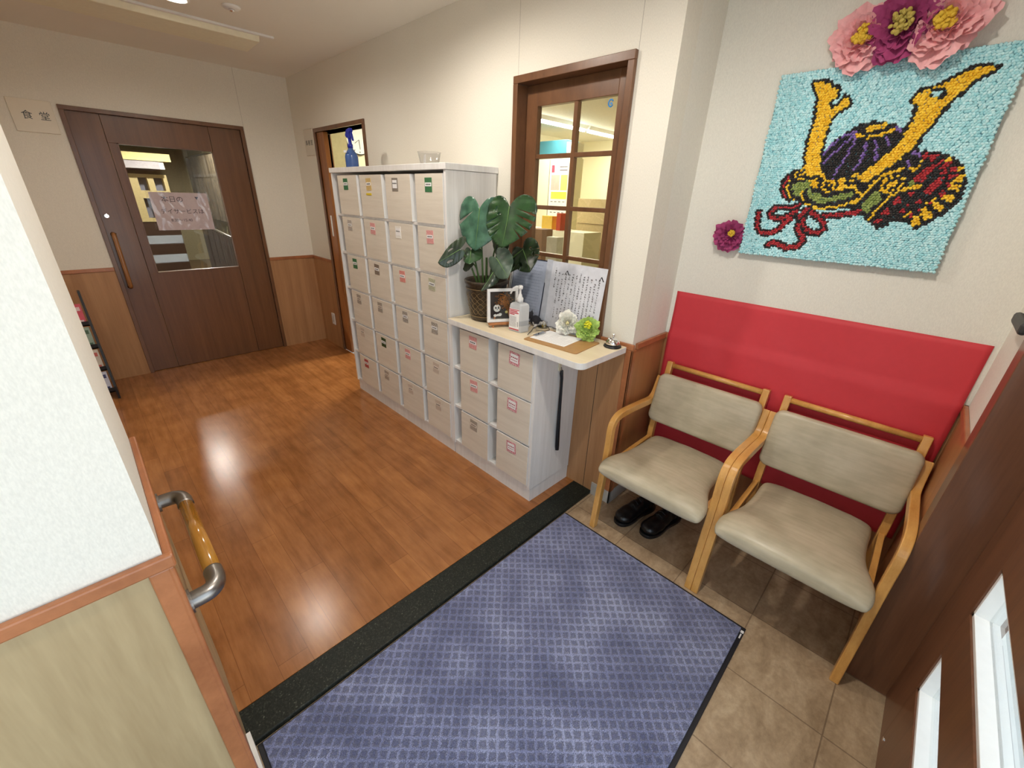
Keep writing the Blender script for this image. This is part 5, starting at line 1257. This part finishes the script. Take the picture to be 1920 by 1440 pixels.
# magazine rack behind the near wall
t = thing('magazine_rack', 'black-sided magazine rack against the far wall, mostly hidden by the near left wall', 'rack', (-2.05, 3.28, 0))
bm_ = MAT['black_plastic']
for x in (-1.815, -2.315): build(G().prism([(3.165, 0), (3.40, 0), (3.40, 0.80), (3.345, 0.80), (3.165, 0.10)], 'x', x, x+0.014), 'side_panel', bm_, t)
for k in range(4):
    z = 0.06+k*0.165; y = 3.18+k*0.042
    build(G().box(-2.30, -1.815, y-0.012, y+0.05, z, z+0.008).box(-2.30, -1.815, y-0.012, y-0.008, z, z+0.035), 'shelf', bm_, t)
cols = [srgb(196, 198, 214), srgb(206, 196, 180), srgb(150, 168, 150), srgb(214, 80, 96)]
for k in range(4):
    z = 0.071+k*0.165; y = 3.182+k*0.042
    for j, xx in enumerate((-1.985, -2.155)):
        Fm = frame_pt((xx, y, z), (1, 0, 0), Vector((0, 0.22, 1)).normalized(), Vector((0, -1, 0.22)).normalized())
        m_ = thing('magazine', '%s magazine standing %s on the %s tier of the black rack' % (['lilac', 'cream', 'sage green', 'pink'][k], ['at the right', 'second from the right'][j], ['lowest', 'second', 'third', 'top'][k]), 'magazine', (xx, y, z), 'magazines in the rack')
        g = G(); obox(g, Fm, 0, 0.16, 0, 0.150, -0.004, 0.0); build(g, 'cover', plain('cover_%d' % k, cols[(k+j*2) % 4] if j else cols[k], 0.35), m_)
        g = G(); obox(g, Fm, 0.01, 0.15, 0.100, 0.128, 0, 0.0006); obox(g, Fm, 0.01, 0.15, 0.02, 0.034, 0, 0.0006); build(g, 'cover_band', plain('band_%d' % k, [srgb(60, 64, 110), srgb(190, 90, 80), srgb(70, 100, 74), srgb(230, 200, 200)][k], 0.4), m_)

# ================================================================ OFFICE CONTENTS
OW = plain('office_cream_steel', srgb(232, 228, 204), 0.4, var=0.02)
t = thing('office_cabinet', 'tall cream steel cabinet seen through the window with a colourful poster', 'cabinet', (3.45, 3.4, 0))
build(G().box(3.2, 3.5, 2.86, 4.0, 0, 2.04), 'cabinet_body', OW, t, bevel=0.004)
build(G().box(3.196, 3.2, 3.195, 3.205, 0.05, 2.02), 'door_gap', plain('grey_gap', srgb(150, 146, 130), 0.6), t)
t = thing('storage_crate', 'teal storage crate on top of the cream office cabinet', 'crate', (3.45, 3.3, 2.04))
build(G().box(3.22, 3.48, 2.95, 3.75, 2.041, 2.25), 'crate_body', plain('teal_plastic', srgb(62, 128, 146), 0.5), t, bevel=0.006)
t = thing('paper_box', 'white labelled carton beside the teal crate on the office cabinet', 'box', (3.35, 2.8, 2.04))
build(G().box(3.22, 3.48, 2.865, 2.945, 2.041, 2.22), 'carton', plain('white_card', srgb(226, 222, 204), 0.7), t)
g = G(); FO = frame_pt((3.2, 0, 0), (0, -1, 0), (0, 0, 1), (-1, 0, 0))
for k in range(2): obox(g, FO, -2.94, -2.88, 2.15-k*0.05, 2.17-k*0.05, -0.02, -0.018)
build(g, 'printed_lines', plain('pale_grey_print', srgb(150, 150, 150), 0.6), t)
t = thing('poster', 'poster with pink, green and yellow panels on the cream office cabinet', 'poster', (3.2, 2.98, 1.6))
g = G(); obox(g, FO, -3.185, -2.865, 1.30, 1.97, 0.0005, 0.002); build(g, 'sheet', MAT['white_paper'], t)
for nm_, c_, a0_, a1_, b0_, b1_ in (('pink_panel', srgb(240, 180, 170), -3.16, -3.01, 1.64, 1.83), ('green_panel', srgb(214, 224, 120), -2.99, -2.875, 1.64, 1.83), ('yellow_panel', srgb(246, 214, 84), -3.15, -2.875, 1.53, 1.62), ('pink_mark', srgb(216, 70, 96), -3.16, -3.11, 1.86, 1.95)):
    g = G(); obox(g, FO, a0_, a1_, b0_, b1_, 0.002, 0.003); build(g, nm_, plain(nm_, c_, 0.6), t)
g = G()
for rr in range(3):
    for cc in range(4): obox(g, FO, -3.15+cc*0.07, -3.11+cc*0.07, 1.49-rr*0.07, 1.50-rr*0.07, 0.002, 0.003)
for rr in range(2): obox(g, FO, -3.02, -2.885, 1.88+rr*0.04, 1.895+rr*0.04, 0.002, 0.003)
build(g, 'printed_marks', plain('poster_grey', srgb(110, 106, 110), 0.6), t)
t = thing('locker', 'beige wooden locker behind the right window panes', 'locker', (3.3, 2.3, 0))
build(G().box(3.1, 3.55, 1.30, 2.59, 0, 1.545), 'locker_body', plain('beige_board', srgb(198, 180, 138), 0.6), t, bevel=0.003)
build(G().box(3.095, 3.1, 1.33, 2.57, 1.24, 1.25), 'door_gap', plain('tan_gap', srgb(140, 122, 90), 0.6), t)
t = thing('office_shelf', 'low cream shelf in the office below the poster', 'shelf', (2.72, 2.5, 0))
build(G().box(2.55, 2.90, 2.05, 3.2, 0, 1.17), 'shelf_body', OW, t, bevel=0.003)
tag(build(G().box(2.58, 2.70, 2.58, 2.75, 1.171, 1.33), 'file_box', plain('yellow_card', srgb(226, 186, 60), 0.5), loc=(2.64, 2.66, 1.17), bevel=0.002), 'yellow file box on the office shelf', 'file box')
tag(build(G().box(2.56, 2.72, 2.43, 2.495, 1.171, 1.37), 'ring_binder', plain('red_card', srgb(186, 70, 44), 0.5), loc=(2.64, 2.46, 1.17), bevel=0.002), 'red ring binder on the office shelf beside the yellow file box', 'binder')
tag(build(G().box(1.3, 1.45, 1.62, 1.80, 0.75, 1.27), 'carton', plain('brown_carton', srgb(156, 122, 96), 0.7), loc=(1.5, 1.75, 0.75), bevel=0.003), 'brown cardboard carton on the office desk behind the lower left pane', 'carton')
tag(build(G().box(1.25, 1.34, 1.40, 1.52, 0.75, 1.22), 'document_tray', plain('pale_tray', srgb(208, 206, 196), 0.3), loc=(1.4, 1.44, 0.75), bevel=0.003), 'pale plastic document stand on the office desk beside the carton', 'document stand')
t = thing('office_desk', 'grey office desk behind the window', 'desk', (1.5, 1.4, 0))
build(G().box(1.1, 2.2, 0.5, 2.0, 0.71, 0.749), 'desk_top', plain('desk_grey', srgb(190, 186, 176), 0.4), t, bevel=0.003)
for x in (1.13, 2.13):
    for y in (0.53, 1.93): build(G().box(x, x+0.04, y, y+0.04, 0, 0.71), 'leg', MAT['steel'], t)
t = thing('wall_clock', 'round white wall clock with a black rim seen through the far doorway', 'clock', (0.81, 4.05, 2.03))
def ycyl(g, x, z, r, y0, y1, n=40): g.prism([(x+r*math.cos(2*PI*k/n), z+r*math.sin(2*PI*k/n)) for k in range(n)], 'y', y0, y1)
g = G(); ycyl(g, 0.83, 2.06, 0.150, 4.015, 4.05); build(g, 'rim', MAT['black_plastic'], t, bevel=0.004)
g = G(); ycyl(g, 0.83, 2.06, 0.141, 4.012, 4.02); fc = build(g, 'clock_face', MAT['white_paper'], t)
for k in range(12):
    g = G(); a = k*PI/6; g.prism([(0.83+rr_*math.sin(a)+w_*math.cos(a), 2.06+rr_*math.cos(a)-w_*math.sin(a)) for rr_, w_ in ((0.115, -0.004), (0.115, 0.004), (0.130, 0.004), (0.130, -0.004))], 'y', 4.0105, 4.012)
    build(g, 'hour_mark', MAT['ink'], fc)
g = G(); g.prism([(0.827, 2.06), (0.833, 2.06), (0.780, 2.02), (0.776, 2.024)], 'y', 4.010, 4.0115); g.prism([(0.826, 2.06), (0.834, 2.06), (0.838, 1.965), (0.834, 1.965)], 'y', 4.009, 4.0104)
build(g, 'hands', MAT['ink'], t)
# small sticker on the window glass
t = thing('window_sticker', 'small blue round sticker on the top right pane of the window', 'sticker', (0.066, 0.201, 1.904))
pts = []
for k in range(33):
    a = 0.5+k/32*5.3; pts.append((0.066, 0.201-0.011*math.cos(a), 1.907+0.013*math.sin(a)))
build(G().tube(pts, 0.003, 6), 'ring_mark', plain('sky_blue_print', srgb(40, 130, 200), 0.5), t)
build(G().box(0.0655, 0.067, 0.193, 0.203, 1.902, 1.909), 'bar_mark', plain('sky_blue_bar', srgb(40, 130, 200), 0.5), t)

# ================================================================ DINING ROOM CONTENTS
CB = plain('cream_board', srgb(206, 188, 134), 0.5)
t = thing('shelf_unit', 'cream wooden shelving unit at the back of the dining room', 'shelf', (-1.6, 9.8, 0))
g = G()
for a, b in ((-3.0, -2.9), (-2.4, -2.3), (-1.85, -1.75), (-1.3, -1.2), (-0.76, -0.64), (-0.507, -0.416), (-0.273, -0.215)): g.box(a, b, 9.6, 10.1, 0.90, 1.645)
for a, b in ((0.90, 0.96), (1.30, 1.43), (1.645, 1.70)): g.box(-3.0, -0.215, 9.598, 10.1, a, b)
build(g, 'shelf_carcass', CB, t)
build(G().box(-3.0, -0.22, 9.62, 10.1, 0.0, 0.899), 'base_unit', plain('dark_walnut', srgb(66, 48, 36), 0.4), t)
build(G().box(-3.0, -0.22, 9.80, 9.84, 0.96, 1.645), 'back_panel', plain('slate_panel', srgb(120, 124, 142), 0.5), t)
t = thing('range_hood', 'cream soffit over the serving hatch in the dining room', 'hood', (-1.9, 9.6, 2.0))
build(G().box(-3.6, -0.13, 9.3, 10.9, 1.91, 2.03), 'hood_body', plain('cream_soffit', srgb(244, 232, 160), 0.6), t)
build(G().box(-3.6, -0.31, 9.32, 10.9, 1.785, 1.91), 'lower_band', plain('lilac_band', srgb(186, 182, 186), 0.6), t)
build(G().box(-0.31, -0.24, 9.34, 10.9, 1.785, 1.91), 'notice_panel', MAT['white_paper'], t)
t = thing('curtain', 'dark olive curtain along the right wall of the dining room', 'curtain', (0.36, 8.2, 0.9))
g = G(); L_ = []
for k in range(121):
    y = 8.0+k*0.022; L_.append((0.36+0.035*math.sin(y*26)+0.01*math.sin(y*61), y))
n = len(L_); g.add([(x, y, 0.95) for x, y in L_]+[(x, y, 2.05) for x, y in L_], [(i, i+1, n+i+1, n+i) for i in range(n-1)])
build(g, 'cloth', plain('olive_cloth', srgb(88, 78, 60), 0.9, var=0.25, scale=12), t, smooth=True, recalc=False)
build(G().tube([(0.36, 7.9, 2.07), (0.36, 10.7, 2.07)], 0.012, 10), 'curtain_rail', MAT['steel'], t, smooth=True)
t = thing('railing', 'dark slatted railing with a pale handrail in the dining room', 'railing', (-0.2, 6.2, 0))
build(G().tube([(0.05, 9.0, 0.90), (-0.32, 4.5, 0.90)], 0.018, 10), 'handrail', MAT['steel'], t, smooth=True)
for k in range(22):
    q = k/21; x = 0.05-0.37*q; y = 9.0-4.5*q; build(G().box(x-0.015, x+0.015, y-0.06, y+0.06, 0.0, 0.88), 'slat', plain('dark_slat', srgb(58, 48, 40), 0.35) if k == 0 else bpy.data.materials['dark_slat'], t)
